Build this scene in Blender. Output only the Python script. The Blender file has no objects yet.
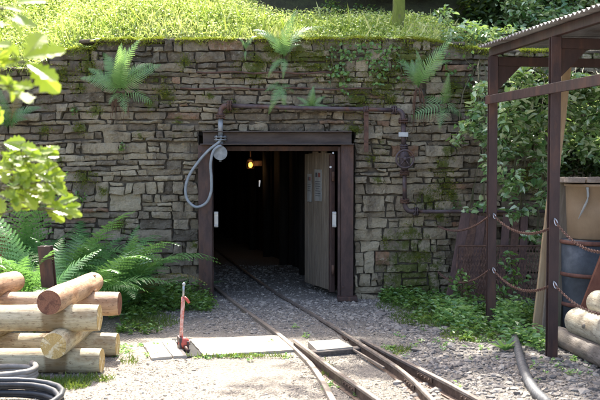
import bpy, bmesh, math, random
import numpy as np
from mathutils import Vector, Matrix, Euler, noise as mnoise
random.seed(7); RNG = np.random.default_rng(11)
SC = bpy.context.scene; COL = SC.collection
R = math.radians; PI = math.pi

# ------------------------------------------------------------------ camera model (600x400 photo pixels -> rays)
F = 900.0; CH = 1.7; PITCH = math.atan(40 / F)
def ray(px, py):
    x = (px - 300) / F; y = -(py - 200) / F
    c, s = math.cos(PITCH), math.sin(PITCH)
    return Vector((x, c + y * s, -s + y * c))
def G(px, py, z=0.0):
    d = ray(px, py); t = (z - CH) / d.z
    return Vector((0, 0, CH)) + d * t
def P(px, py, Y):
    d = ray(px, py); t = Y / d.y
    return Vector((0, 0, CH)) + d * t
YW = 10.93

# ------------------------------------------------------------------ node helpers
def new_mat(name):
    m = bpy.data.materials.new(name); m.use_nodes = True
    nt = m.node_tree; nt.nodes.clear()
    out = nt.nodes.new('ShaderNodeOutputMaterial')
    return m, nt, out
class NT:
    def __init__(s, nt): s.nt = nt
    def n(s, t, **kw):
        nd = s.nt.nodes.new(t)
        for k, v in kw.items():
            if k in nd.inputs: nd.inputs[k].default_value = v
            else: setattr(nd, k, v)
        return nd
    def l(s, a, b): s.nt.links.new(a, b)
    def coord(s, kind='Object'): return s.n('ShaderNodeTexCoord').outputs[kind]
    def noise(s, vec, scale, detail=4, rough=.6, dist=0):
        nd = s.n('ShaderNodeTexNoise'); nd.inputs['Scale'].default_value = scale
        nd.inputs['Detail'].default_value = detail; nd.inputs['Roughness'].default_value = rough
        nd.inputs['Distortion'].default_value = dist
        if vec is not None: s.l(vec, nd.inputs['Vector'])
        return nd.outputs['Fac']
    def mapping(s, vec, scale=(1, 1, 1), loc=(0, 0, 0)):
        nd = s.n('ShaderNodeMapping'); nd.inputs['Scale'].default_value = scale; nd.inputs['Location'].default_value = loc
        s.l(vec, nd.inputs['Vector']); return nd.outputs['Vector']
    def ramp(s, fac, stops, interp='LINEAR'):
        nd = s.n('ShaderNodeValToRGB'); cr = nd.color_ramp; cr.interpolation = interp
        while len(cr.elements) > 1: cr.elements.remove(cr.elements[-1])
        cr.elements[0].position = stops[0][0]; cr.elements[0].color = c4(stops[0][1])
        for p, c in stops[1:]:
            e = cr.elements.new(p); e.color = c4(c)
        s.l(fac, nd.inputs['Fac']); return nd.outputs['Color']
    def mix(s, fac, a, b, mode='MIX'):
        nd = s.n('ShaderNodeMix'); nd.data_type = 'RGBA'; nd.blend_type = mode; nd.clamp_factor = True
        for si, v in ((0, fac), (6, a), (7, b)):
            if hasattr(v, 'is_output'): s.l(v, nd.inputs[si])
            elif si == 0: nd.inputs[si].default_value = v
            else: nd.inputs[si].default_value = c4(v)
        return nd.outputs[2]
    def math(s, op, a, b=0.0):
        nd = s.n('ShaderNodeMath'); nd.operation = op
        for i, v in enumerate((a, b)):
            if hasattr(v, 'is_output'): s.l(v, nd.inputs[i])
            else: nd.inputs[i].default_value = v
        return nd.outputs[0]
    def attr(s, name='tint'):
        nd = s.n('ShaderNodeAttribute'); nd.attribute_name = name; return nd.outputs['Fac']
    def bump(s, h, strength, dist=.01, normal=None):
        nd = s.n('ShaderNodeBump'); nd.inputs['Strength'].default_value = strength; nd.inputs['Distance'].default_value = dist
        s.l(h, nd.inputs['Height'])
        if normal is not None: s.l(normal, nd.inputs['Normal'])
        return nd.outputs['Normal']
    def pbr(s, out, col, rough=.7, metal=0, normal=None, spec=.5):
        p = s.n('ShaderNodeBsdfPrincipled')
        if hasattr(col, 'is_output'): s.l(col, p.inputs['Base Color'])
        else: p.inputs['Base Color'].default_value = c4(col)
        if hasattr(rough, 'is_output'): s.l(rough, p.inputs['Roughness'])
        else: p.inputs['Roughness'].default_value = rough
        p.inputs['Metallic'].default_value = metal
        p.inputs['Specular IOR Level'].default_value = spec
        if normal is not None: s.l(normal, p.inputs['Normal'])
        if out is not None: s.l(p.outputs[0], out.inputs['Surface'])
        return p
def c4(c): return (c[0], c[1], c[2], 1.0) if len(c) == 3 else c

def mat_leaf(name, a, b, rough=.38, trans=.3, third=None, spec=.5, tcol=(.32, .42, .03)):
    m, nt, out = new_mat(name); N = NT(nt)
    t = N.attr('tint')
    stops = [(0, a), (1, b)] if third is None else [(0, a), (.55, b), (.82, third)]
    c = N.ramp(t, stops)
    p = N.pbr(None, c, rough, spec=spec)
    tr = N.n('ShaderNodeBsdfTranslucent')
    tc = N.mix(.55, c, tcol); N.l(tc, tr.inputs['Color'])
    mx = N.n('ShaderNodeMixShader'); mx.inputs[0].default_value = trans
    N.l(p.outputs[0], mx.inputs[1]); N.l(tr.outputs[0], mx.inputs[2]); N.l(mx.outputs[0], out.inputs['Surface'])
    return m

def mat_stone():
    m, nt, out = new_mat('dry_stone'); N = NT(nt)
    co = N.coord(); t = N.attr('tint')
    base = N.ramp(t, [(0, (.10, .08, .06)), (.22, (.25, .21, .155)), (.45, (.40, .345, .25)), (.7, (.52, .455, .335)), (.93, (.62, .55, .41)), (1, (.36, .20, .12))])
    n1 = N.noise(co, 9, 6, .65); n2 = N.noise(co, 45, 5, .7)
    base = N.mix(N.ramp(n1, [(.35, (0, 0, 0)), (.7, (1, 1, 1))]), base, N.mix(.6, base, (.42, .39, .32)))
    base = N.mix(N.ramp(n2, [(.3, (.4,) * 3), (.5, (0,) * 3)]), base, (.07, .06, .05))
    v = N.noise(N.mapping(co, (1.4, 1, .5)), 2.3, 6, .75); base = N.mix(N.ramp(v, [(.48, (0,) * 3), (.62, (.6,) * 3)]), base, (.085, .07, .06))
    # pale lichen
    v = N.noise(co, 13, 5, .7); base = N.mix(N.ramp(v, [(.60, (0,) * 3), (.68, (.7,) * 3)]), base, (.55, .53, .43))
    # rust/iron staining, very faint
    v = N.noise(N.mapping(co, (2.5, 2.5, .7)), 1.3, 4); base = N.mix(N.ramp(v, [(.58, (0,) * 3), (.75, (.45,) * 3)]), base, (.16, .085, .05))
    # damp dark patches
    v = N.noise(co, 1.1, 5, .7); base = N.mix(N.ramp(v, [(.5, (0,) * 3), (.7, (.5,) * 3)]), base, (.12, .10, .085))
    base = N.mix(1.0, base, (1.0, .955, .86), 'MULTIPLY')
    # algae / moss film
    mo = N.attr('moss'); nn = N.noise(co, 11, 8, .85)
    k = N.math('ADD', mo, N.math('MULTIPLY', N.math('SUBTRACT', nn, .53), 3.2))
    base = N.mix(N.ramp(k, [(.45, (0,) * 3), (.75, (.9,) * 3)]), base, N.mix(n2, (.06, .085, .012), (.16, .19, .035)))
    h = N.math('ADD', N.math('MULTIPLY', N.noise(co, 26, 8, .78), 1.2), N.math('MULTIPLY', N.noise(N.mapping(co, (1, 1, 3)), 60, 4, .7), .5))
    N.pbr(out, base, .9, normal=N.bump(h, 1.0, .035), spec=.2)
    return m

def mat_simple(name, c1, c2, scale=8, rough=.7, metal=0, bump=.3, bd=.004, stretch=(1, 1, 1), c3=None, spec=.4, lo=.35, hi=.68):
    m, nt, out = new_mat(name); N = NT(nt)
    co = N.mapping(N.coord(), stretch)
    n = N.noise(co, scale, 7, .68, .3)
    col = N.ramp(n, [(lo, c1), (hi, c2)])
    if c3 is not None:
        n3 = N.noise(co, scale * .45, 5, .7); col = N.mix(N.ramp(n3, [(.52, (0,) * 3), (.66, (.85,) * 3)]), col, c3)
    h = N.noise(co, scale * 6, 5, .65)
    N.pbr(out, col, N.ramp(n, [(0, (min(1, rough + .15),) * 3), (1, (max(.1, rough - .15),) * 3)]), metal, N.bump(h, bump, bd), spec)
    return m

def mat_ground():
    m, nt, out = new_mat('gravel_ground'); N = NT(nt)
    co = N.coord()
    vo = N.n('ShaderNodeTexVoronoi'); vo.inputs['Scale'].default_value = 75; N.l(co, vo.inputs['Vector'])
    vo2 = N.n('ShaderNodeTexVoronoi'); vo2.inputs['Scale'].default_value = 34; N.l(co, vo2.inputs['Vector'])
    sp = N.n('ShaderNodeSeparateColor'); N.l(vo.outputs['Color'], sp.inputs[0])
    col = N.ramp(sp.outputs[0], [(0, (.13, .112, .088)), (.5, (.235, .21, .17)), (1, (.34, .305, .255))])
    n1 = N.noise(co, 1.6, 6, .65); col = N.mix(N.ramp(n1, [(.4, (0,) * 3), (.65, (.75,) * 3)]), col, (.225, .20, .168))
    n3 = N.noise(co, .9, 4, .6); col = N.mix(N.ramp(n3, [(.5, (0,) * 3), (.75, (.6,) * 3)]), col, (.14, .12, .10))
    n2 = N.noise(co, 5, 6, .7); col = N.mix(N.ramp(n2, [(.6, (0,) * 3), (.75, (.5,) * 3)]), col, (.17, .16, .09))
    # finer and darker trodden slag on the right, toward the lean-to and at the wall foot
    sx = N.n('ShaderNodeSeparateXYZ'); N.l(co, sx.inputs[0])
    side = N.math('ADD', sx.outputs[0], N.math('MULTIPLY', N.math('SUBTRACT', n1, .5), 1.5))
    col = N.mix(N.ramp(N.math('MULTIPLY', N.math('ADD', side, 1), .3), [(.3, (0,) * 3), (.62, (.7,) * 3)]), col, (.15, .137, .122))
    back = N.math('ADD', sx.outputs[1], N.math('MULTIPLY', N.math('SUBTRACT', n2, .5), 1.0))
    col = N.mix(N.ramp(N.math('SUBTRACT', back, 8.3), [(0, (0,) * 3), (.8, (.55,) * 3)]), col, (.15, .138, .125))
    h = N.math('ADD', N.math('MULTIPLY', vo.outputs['Distance'], -1.0), N.math('MULTIPLY', vo2.outputs['Distance'], -.7))
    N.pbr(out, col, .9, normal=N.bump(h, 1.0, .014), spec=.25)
    return m

def mat_rock(name='loose_stone', buff=0):
    m, nt, out = new_mat(name); N = NT(nt)
    t = N.attr('tint'); co = N.coord()
    c = N.ramp(t, [(0, (.10, .089, .08)), (.4, (.185, .168, .15)), (.75, (.28, .255, .22)), (1, (.40, .36, .30))])
    if buff: c = N.ramp(t, [(0, (.13, .11, .085)), (.5, (.27, .235, .185)), (1, (.42, .37, .30))])
    n = N.noise(co, 60, 4); c = N.mix(N.math('MULTIPLY', n, .5), c, (.15, .13, .115))
    N.pbr(out, c, .85, spec=.3)
    return m

def mat_log(name, c1, c2, stain, bark, band=None):
    m, nt, out = new_mat(name); N = NT(nt)
    co = N.coord()
    st = N.mapping(co, (1.5, 14, 14)); n = N.noise(st, 2.2, 8, .7, .6)
    col = N.ramp(n, [(.3, c1), (.62, c2)])
    n2 = N.noise(N.mapping(co, (1, 2.2, 2.2)), 3.4, 4, .6)
    col = N.mix(N.ramp(n2, [(.52, (0,) * 3), (.64, (.75,) * 3)]), col, stain)
    # bark flecks
    n3 = N.noise(N.mapping(co, (7, 22, 22)), 2.6, 5, .7)
    col = N.mix(N.ramp(n3, [(.58, (0,) * 3), (.64, (.9,) * 3)]), col, bark)
    n4 = N.noise(co, 5.5, 6, .75); col = N.mix(N.ramp(n4, [(.5, (0,) * 3), (.72, (.55,) * 3)]), col, (.13, .10, .065))
    # drying checks
    w = N.noise(N.mapping(co, (.7, 30, 30)), 2.0, 2, .4)
    ck = N.ramp(w, [(.485, (0,) * 3), (.5, (1,) * 3), (.515, (0,) * 3)])
    col = N.mix(N.math('MULTIPLY', ck, .55), col, (.06, .045, .03))
    if band:  # darker brown band around the log at one spot along its length
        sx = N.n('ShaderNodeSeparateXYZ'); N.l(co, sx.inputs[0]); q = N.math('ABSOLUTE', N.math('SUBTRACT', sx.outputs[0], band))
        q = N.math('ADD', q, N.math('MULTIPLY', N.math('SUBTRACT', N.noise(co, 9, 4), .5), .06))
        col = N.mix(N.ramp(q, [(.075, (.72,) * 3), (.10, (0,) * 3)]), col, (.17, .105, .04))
    h = N.math('SUBTRACT', N.noise(st, 7, 6, .7), N.math('MULTIPLY', ck, .8))
    N.pbr(out, col, .65, normal=N.bump(h, .45, .008), spec=.35)
    return m

def mat_end(name, c1, c2, dark):
    m, nt, out = new_mat(name); N = NT(nt)
    co = N.coord(); sx = N.n('ShaderNodeSeparateXYZ'); N.l(co, sx.inputs[0])
    y, z = sx.outputs[1], sx.outputs[2]
    r = N.math('POWER', N.math('ADD', N.math('MULTIPLY', y, y), N.math('MULTIPLY', z, z)), .5)
    nz = N.noise(co, 14, 4); rr = N.math('ADD', N.math('MULTIPLY', r, 95), N.math('MULTIPLY', nz, 7))
    ring = N.math('MULTIPLY', N.math('ADD', N.math('SINE', N.math('MULTIPLY', rr, 5.5)), 1), .3)
    col = N.mix(ring, c1, c2)
    an = N.math('ARCTAN2', y, z)
    cmb = N.n('ShaderNodeCombineXYZ'); N.l(N.math('SINE', an), cmb.inputs[0]); N.l(N.math('COSINE', an), cmb.inputs[1])
    rad = N.noise(N.mapping(co, (1, 9, 9)), 1.6, 5, .75)
    col = N.mix(N.ramp(rad, [(.5, (0,) * 3), (.60, (.9,) * 3)]), col, dark)
    ck = N.noise(cmb.outputs[0], 3.2, 1, .4); ckr = N.ramp(ck, [(.47, (0,) * 3), (.5, (1,) * 3), (.53, (0,) * 3)]); col = N.mix(N.math('MULTIPLY', ckr, .5), col, (.05, .03, .018))
    N.pbr(out, col, .75, normal=N.bump(ring, .3, .003), spec=.2)
    return m

M = {}
M['stone'] = mat_stone()
M['ground'] = mat_ground()
M['rock'] = mat_rock(); M['rock_buff'] = mat_rock('buff_chippings', 1)
M['joint'] = mat_simple('wall_hearting', (.06, .05, .038), (.14, .12, .09), 12, .95)
M['soil'] = mat_simple('bank_soil', (.03, .026, .013), (.06, .065, .022), 6, .95, bump=.8, bd=.03)
M['leaf'] = mat_leaf('leaf_green', (.055, .14, .03), (.17, .31, .07), .33, .32, spec=.7)
M['leaf_gloss'] = mat_leaf('leaf_glossy', (.07, .18, .055), (.25, .40, .15), .25, .28, third=(.50, .60, .38), spec=1.0)
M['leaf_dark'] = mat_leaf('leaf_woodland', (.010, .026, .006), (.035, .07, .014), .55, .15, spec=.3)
M['fern'] = mat_leaf('fern_green', (.055, .165, .045), (.15, .33, .095), .36, .4, spec=.8, tcol=(.25, .45, .08))
M['fern_lit'] = mat_leaf('fern_sunlit', (.11, .26, .07), (.30, .48, .17), .32, .42, spec=.9, tcol=(.36, .55, .10))  # paler copy of the fern green, sunlight put into the colour
M['oak'] = mat_leaf('oak_leaf', (.14, .24, .02), (.32, .40, .05), .36, .55, spec=.7)
M['grass'] = mat_leaf('bank_grass', (.18, .32, .04), (.48, .56, .16), .4, .5, third=(.80, .78, .46), tcol=(.60, .70, .14))
M['herb'] = mat_leaf('bank_herb', (.12, .25, .03), (.40, .52, .13), .27, .5, third=(.80, .82, .50), spec=.9, tcol=(.60, .72, .14))  # third stop paints whitish sun glints onto some leaves
M['grass_low'] = mat_leaf('ground_grass', (.06, .12, .02), (.18, .24, .05), .5, .3)
M['moss'] = mat_leaf('moss', (.06, .075, .01), (.26, .28, .04), .9, .25, spec=.1)
M['stem'] = mat_simple('plant_stem', (.06, .07, .025), (.11, .08, .04), 20, .7)
M['root'] = mat_simple('dry_root', (.07, .035, .02), (.13, .07, .04), 30, .9)
M['bark'] = mat_simple('mossy_bark', (.15, .19, .03), (.24, .28, .05), 9, .9, bump=1, bd=.02, stretch=(3, 3, .8), c3=(.12, .10, .075))
M['steel'] = mat_simple('maroon_steel', (.034, .020, .0165), (.078, .042, .034), 7, .6, 0, .6, c3=(.10, .048, .028), stretch=(2, 2, .6))
M['steel_lean'] = mat_simple('maroon_steel_shelter', (.032, .017, .015), (.062, .032, .027), 6, .5, 0, .35, c3=(.10, .045, .028), stretch=(2, 2, .5))
M['rust'] = mat_simple('rusty_iron', (.055, .032, .026), (.15, .08, .052), 14, .8, .2, .6)
M['board_rust'] = mat_simple('rusty_board', (.06, .036, .032), (.12, .07, .058), 9, .8, 0, .5, stretch=(3, 3, .7))
M['pipe'] = mat_simple('old_iron_pipe', (.055, .038, .04), (.11, .085, .085), 10, .55, .3, .4, c3=(.13, .06, .035))
M['galv'] = mat_simple('galvanised_pipe', (.17, .185, .19), (.27, .285, .29), 10, .5, .4, .3)
M['hose'] = mat_simple('grey_hose', (.17, .19, .20), (.27, .295, .31), 12, .45, 0, .1)
M['lintel'] = mat_simple('grimy_lintel', (.038, .027, .022), (.075, .056, .045), 6, .7, 0, .4, c3=(.05, .03, .022), stretch=(.6, 2, 2))
M['silver'] = mat_simple('zinc_plate', (.30, .32, .33), (.42, .44, .45), 12, .35, .6, .1)
M['railside'] = mat_simple('rail_rust', (.055, .035, .026), (.13, .085, .06), 16, .7, .3, .5, stretch=(1, 1, 1))
M['railtop'] = mat_simple('rail_head', (.17, .135, .11), (.34, .30, .27), 16, .38, .55, .2)
M['flatrail'] = mat_simple('worn_flat_rail', (.17, .14, .115), (.28, .24, .20), 14, .5, .3, .3)
M['concrete'] = mat_simple('dusty_slab', (.30, .265, .215), (.46, .415, .345), 3.2, .85, 0, .9, c3=(.17, .145, .11))
M['darkwood'] = mat_simple('tarred_timber', (.05, .04, .035), (.13, .11, .095), 9, .85, 0, .7, stretch=(1, 8, 8))
M['greywood'] = mat_simple('weathered_board', (.12, .095, .07), (.22, .18, .135), 6, .8, 0, .7, bd=.006, stretch=(7, 7, .6), c3=(.10, .11, .055))
M['doorwood'] = mat_simple('door_board', (.12, .092, .064), (.25, .20, .142), 5, .8, 0, .9, bd=.006, stretch=(9, 9, .6), c3=(.13, .105, .08))
M['freshwood'] = mat_simple('pale_board', (.30, .20, .11), (.42, .31, .18), 6, .75, 0, .5, stretch=(7, 7, .6), c3=(.25, .16, .09))
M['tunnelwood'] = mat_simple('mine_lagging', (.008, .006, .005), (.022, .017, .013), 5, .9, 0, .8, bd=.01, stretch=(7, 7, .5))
M['corr'] = mat_simple('corrugated_sheet', (.13, .125, .125), (.24, .235, .235), 4, .55, .2, .2, c3=(.10, .075, .065))
M['drum'] = mat_simple('blue_drum', (.018, .022, .028), (.05, .058, .068), 5, .5, 0, .4, c3=(.10, .11, .12))
M['drumrust'] = mat_simple('drum_hoop', (.09, .035, .025), (.17, .07, .045), 12, .7, 0, .4)
M['tub'] = mat_simple('buff_tub', (.23, .155, .09), (.31, .215, .13), 3, .5, 0, .1, c3=(.20, .14, .085))
M['white'] = mat_simple('white_film', (.20, .20, .185), (.32, .32, .295), 8, .5, 0, .2)
M['lidwood'] = mat_simple('rough_slab', (.20, .15, .115), (.40, .33, .27), 9, .9, 0, .9, bd=.02)
M['rustsheet'] = mat_simple('rust_sheet', (.11, .035, .018), (.19, .07, .035), 5, .75, 0, .4, c3=(.08, .04, .03))
M['red'] = mat_simple('red_paint', (.36, .055, .04), (.48, .10, .07), 14, .5, 0, .2)
M['lever'] = mat_simple('flaking_red_paint', (.44, .10, .07), (.60, .42, .37), 22, .6, 0, .3, lo=.42, hi=.58)
M['hole'] = mat_simple('near_black', (.01, .009, .008), (.02, .018, .016), 9, .95)
M['blackhose'] = mat_simple('black_rubber', (.022, .024, .027), (.05, .053, .058), 10, .42, 0, .15)
M['greyrubber'] = mat_simple('grey_rubber', (.15, .138, .12), (.24, .22, .195), 10, .6, 0, .2)
M['groundhose'] = mat_simple('ribbed_hose', (.06, .062, .066), (.13, .13, .13), 9, .55, 0, .2)
M['chain'] = mat_simple('rusty_chain', (.09, .045, .032), (.20, .11, .08), 30, .7, .2, .4)
M['ink'] = mat_simple('dark_print', (.06, .06, .065), (.09, .09, .10), 8, .6)
M['redink'] = mat_simple('red_print', (.16, .05, .045), (.2, .07, .06), 8, .6)
M['pale_log'] = mat_log('pale_log', (.38, .315, .185), (.54, .465, .31), (.25, .165, .075), (.13, .075, .038))
M['banded_log'] = mat_log('banded_log', (.38, .315, .185), (.54, .465, .31), (.25, .165, .075), (.13, .075, .038), .345)
M['pink_log'] = mat_log('pink_log', (.36, .22, .13), (.50, .34, .21), (.25, .125, .06), (.10, .05, .028))
M['grey_log'] = mat_log('grey_log', (.11, .09, .075), (.20, .17, .145), (.09, .075, .06), (.05, .04, .03))
M['store_log'] = mat_log('store_log', (.34, .30, .21), (.47, .43, .33), (.25, .19, .12), (.16, .12, .09))
M['pale_end'] = mat_end('pale_end_grain', (.44, .29, .10), (.54, .40, .18), (.66, .56, .36))
M['brown_end'] = mat_end('brown_end_grain', (.17, .075, .045), (.26, .13, .08), (.10, .045, .03))
M['grey_end'] = mat_end('grey_end_grain', (.20, .17, .13), (.28, .24, .19), (.12, .1, .08))
def emit(name, col, s):
    m, nt, out = new_mat(name); N = NT(nt)
    p = N.pbr(out, col, .4); p.inputs['Emission Color'].default_value = c4(col); p.inputs['Emission Strength'].default_value = s
    return m
M['bulb'] = emit('warm_bulb', (1, .42, .06), .9)

# ------------------------------------------------------------------ object helpers
def tag(o, label=None, cat=None, group=None, kind=None):
    if label: o['label'] = label
    if cat: o['category'] = cat
    if group: o['group'] = group
    if kind: o['kind'] = kind
    return o
def empty(name, loc=(0, 0, 0), label=None, cat=None, group=None, rot=(0, 0, 0)):
    o = bpy.data.objects.new(name, None); COL.objects.link(o); o.location = loc; o.rotation_euler = rot
    o.empty_display_size = .1
    return tag(o, label, cat, group)
def link(name, me, mat, parent=None, loc=None):
    o = bpy.data.objects.new(name, me); COL.objects.link(o)
    if mat is not None and not me.materials: me.materials.append(mat)
    if parent is not None:
        o.parent = parent
        if loc is None and parent.type == 'EMPTY' and me.get('world'):
            pass
    if loc is not None: o.location = loc
    return o
def npmesh(name, V, Fc, smooth=False, attrs=None):
    """V (n,3); Fc list of int arrays (m,k), possibly several face sizes"""
    if not isinstance(Fc, list): Fc = [Fc]
    me = bpy.data.meshes.new(name)
    V = np.asarray(V, dtype=np.float32)
    me.vertices.add(len(V)); me.vertices.foreach_set('co', V.ravel())
    loops = np.concatenate([f.ravel() for f in Fc]).astype(np.int32)
    cnt = np.concatenate([np.full(len(f), f.shape[1]) for f in Fc]).astype(np.int32)
    st = np.concatenate(([0], np.cumsum(cnt)[:-1])).astype(np.int32)
    me.loops.add(len(loops)); me.loops.foreach_set('vertex_index', loops)
    me.polygons.add(len(cnt)); me.polygons.foreach_set('loop_start', st); me.polygons.foreach_set('loop_total', cnt)
    me.polygons.foreach_set('use_smooth', np.full(len(cnt), smooth))
    me.update(calc_edges=True)
    for k, a in (attrs or {}).items():
        at = me.attributes.new(k, 'FLOAT', 'POINT'); at.data.foreach_set('value', np.asarray(a, dtype=np.float32))
    return me
class BM:
    def __init__(s): s.bm = bmesh.new()
    def box(s, c, size, rot=None, bevel=0.0, seg=1):
        r = bmesh.ops.create_cube(s.bm, size=1)
        vs = r['verts']
        Mx = Matrix.Translation(Vector(c)) @ ((rot.to_matrix().to_4x4() if isinstance(rot, Euler) else (rot or Matrix())).to_4x4()) @ Matrix.Diagonal((size[0], size[1], size[2], 1))
        bmesh.ops.transform(s.bm, matrix=Mx, verts=vs)
        if bevel > 0:
            es = list({e for v in vs for e in v.link_edges})
            bmesh.ops.bevel(s.bm, geom=es, offset=bevel, segments=seg, affect='EDGES', profile=.6)
        return s
    def tube(s, pts, rad, n=10, cap=True, sub=1):
        pts = [Vector(p) for p in pts]
        if sub > 1: pts, rad = smooth_path(pts, rad, sub)
        if not hasattr(rad, '__len__'): rad = [rad] * len(pts)
        rings = []; up = Vector((0, 0, 1)); prev = None
        for i, p in enumerate(pts):
            t = (pts[min(i + 1, len(pts) - 1)] - pts[max(i - 1, 0)]).normalized()
            if prev is None:
                a = t.orthogonal().normalized()
            else:
                a = (prev - t * prev.dot(t)).normalized()
            prev = a; b = t.cross(a)
            rings.append([s.bm.verts.new(p + (a * math.cos(2 * PI * k / n) + b * math.sin(2 * PI * k / n)) * rad[i]) for k in range(n)])
        for r0, r1 in zip(rings, rings[1:]):
            for k in range(n):
                f = s.bm.faces.new((r0[k], r0[(k + 1) % n], r1[(k + 1) % n], r1[k])); f.smooth = True
        if cap:
            s.bm.faces.new(rings[0][::-1]); s.bm.faces.new(rings[-1])
        return s
    def prism(s, poly, axis_vec):
        """poly: list of 3d points (planar), extruded by axis_vec"""
        a = [s.bm.verts.new(Vector(p)) for p in poly]; b = [s.bm.verts.new(Vector(p) + Vector(axis_vec)) for p in poly]
        s.bm.faces.new(a[::-1]); s.bm.faces.new(b)
        n = len(a)
        for k in range(n): s.bm.faces.new((a[k], a[(k + 1) % n], b[(k + 1) % n], b[k]))
        return s
    def ico(s, c, r, sc=(1, 1, 1), sub=2):
        rr = bmesh.ops.create_icosphere(s.bm, subdivisions=sub, radius=r)
        bmesh.ops.transform(s.bm, matrix=Matrix.Translation(Vector(c)) @ Matrix.Diagonal((*sc, 1)), verts=rr['verts'])
        for f in {f for v in rr['verts'] for f in v.link_faces}: f.smooth = True
        return s
    def torus(s, c, R_, r, nrm=(0, -1, 0), n=28, m=8, arc=2 * PI, start=0):
        nrm = Vector(nrm).normalized(); a = nrm.orthogonal().normalized(); b = nrm.cross(a); c = Vector(c)
        full = arc >= 2 * PI - 1e-4
        pts = [c + (a * math.cos(start + arc * k / n) + b * math.sin(start + arc * k / n)) * R_ for k in range(n + (0 if full else 1))]
        rings = []
        for p in pts:
            o = (p - c).normalized()
            rings.append([s.bm.verts.new(p + (o * math.cos(2 * PI * j / m) + nrm * math.sin(2 * PI * j / m)) * r) for j in range(m)])
        L = len(rings)
        for i in range(L if full else L - 1):
            r0, r1 = rings[i], rings[(i + 1) % L]
            for j in range(m):
                f = s.bm.faces.new((r0[j], r1[j], r1[(j + 1) % m], r0[(j + 1) % m])); f.smooth = True
        return s
    def build(s, name, mat, parent=None):
        bmesh.ops.recalc_face_normals(s.bm, faces=s.bm.faces)
        me = bpy.data.meshes.new(name)
        if parent is not None:      # shapes are written in world space: bring them into the parent's space
            pm = pm_world(parent)
            s.bm.transform(pm.inverted())
        s.bm.to_mesh(me); s.bm.free()
        return link(name, me, mat, parent)
def pm_world(o):
    m = Matrix.LocRotScale(o.location, o.rotation_euler, o.scale)
    return (pm_world(o.parent) @ m) if o.parent else m
def smooth_path(pts, rad, sub):
    if not hasattr(rad, '__len__'): rad = [rad] * len(pts)
    out = []; rr = []
    n = len(pts)
    for i in range(n - 1):
        p0, p1, p2, p3 = pts[max(i - 1, 0)], pts[i], pts[i + 1], pts[min(i + 2, n - 1)]
        for k in range(sub):
            t = k / sub
            out.append(.5 * ((2 * p1) + (p2 - p0) * t + (2 * p0 - 5 * p1 + 4 * p2 - p3) * t * t + (3 * p1 - p0 - 3 * p2 + p3) * t ** 3))
            rr.append(rad[i] * (1 - t) + rad[i + 1] * t)
    out.append(pts[-1]); rr.append(rad[-1])
    return out, rr
def nz(x, y, z=0.0): return mnoise.noise(Vector((x, y, z)))
def unit(a): return a / (np.linalg.norm(a, axis=1, keepdims=True) + 1e-9)

def leaf_arrays(Pn, D, Nn, L, W, fold=.25, droop=.15):
    """folded 6-vertex leaves -> V, F"""
    n = len(Pn); D = unit(D); S = unit(np.cross(D, Nn)); U = np.cross(S, D)
    L = np.broadcast_to(np.asarray(L, float), (n,))[:, None]; W = np.broadcast_to(np.asarray(W, float), (n,))[:, None]
    V = np.empty((n, 6, 3))
    V[:, 0] = Pn
    V[:, 1] = Pn + D * L * .32 + S * W * .5 + U * W * fold
    V[:, 2] = Pn + D * L * .70 + S * W * .36 + U * (W * fold * .7 - L * droop * .5)
    V[:, 3] = Pn + D * L - U * L * droop
    V[:, 4] = Pn + D * L * .70 - S * W * .36 + U * (W * fold * .7 - L * droop * .5)
    V[:, 5] = Pn + D * L * .32 - S * W * .5 + U * W * fold
    idx = np.arange(n)[:, None] * 6
    Fc = np.concatenate([idx + np.array([0, 1, 2, 3]), idx + np.array([0, 3, 4, 5])])
    return V.reshape(-1, 3), Fc
def rand_dirs(n, zbias=0.0):
    d = RNG.normal(size=(n, 3)); d[:, 2] += zbias; return unit(d)
def leaf_obj(name, Pn, L, W, mat, parent=None, dirs=None, up=None, fold=.25, droop=.15, tint=None, world=True):
    n = len(Pn)
    D = rand_dirs(n) * np.array([1, 1, .6]) if dirs is None else dirs
    Nn = unit(rand_dirs(n) * .75 + np.array([0, 0, 1.0])) if up is None else up
    V, Fc = leaf_arrays(Pn, D, Nn, L, W, fold, droop)
    t = RNG.random(n) if tint is None else tint
    if parent is not None:
        inv = np.array(pm_world(parent).inverted()); V = V @ inv[:3, :3].T + inv[:3, 3]
    me = npmesh(name, V, Fc, False, {'tint': np.repeat(t, 6)})
    return link(name, me, mat, parent)
def clusters(centres, rads, per, power=.5):
    out = []
    for c, r, k in zip(centres, rads, per):
        d = rand_dirs(k); rr = RNG.random((k, 1)) ** power
        out.append(np.asarray(c) + d * rr * np.asarray(r))
    return np.concatenate(out)

# ------------------------------------------------------------------ ground
def gz(x, y):
    return 0.012 * nz(x * .9, y * .9, 3) + .006 * nz(x * 4, y * 4, 7)
xs = np.concatenate([np.linspace(-120, -6, 20)[:-1], np.linspace(-6, 6, 170), np.linspace(6, 120, 20)[1:]])
ys = np.concatenate([np.linspace(-60, 3, 14)[:-1], np.linspace(3, 12, 130), np.linspace(12, 150, 24)[1:]])
V = np.array([[x, y, gz(x, y)] for y in ys for x in xs])
nx = len(xs); I = np.arange((len(ys) - 1) * nx).reshape(-1, nx)[:, :-1].ravel()
o = link('ground', npmesh('ground', V, np.stack([I, I + 1, I + nx + 1, I + nx], 1), True), M['ground']); tag(o, kind='structure')

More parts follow.
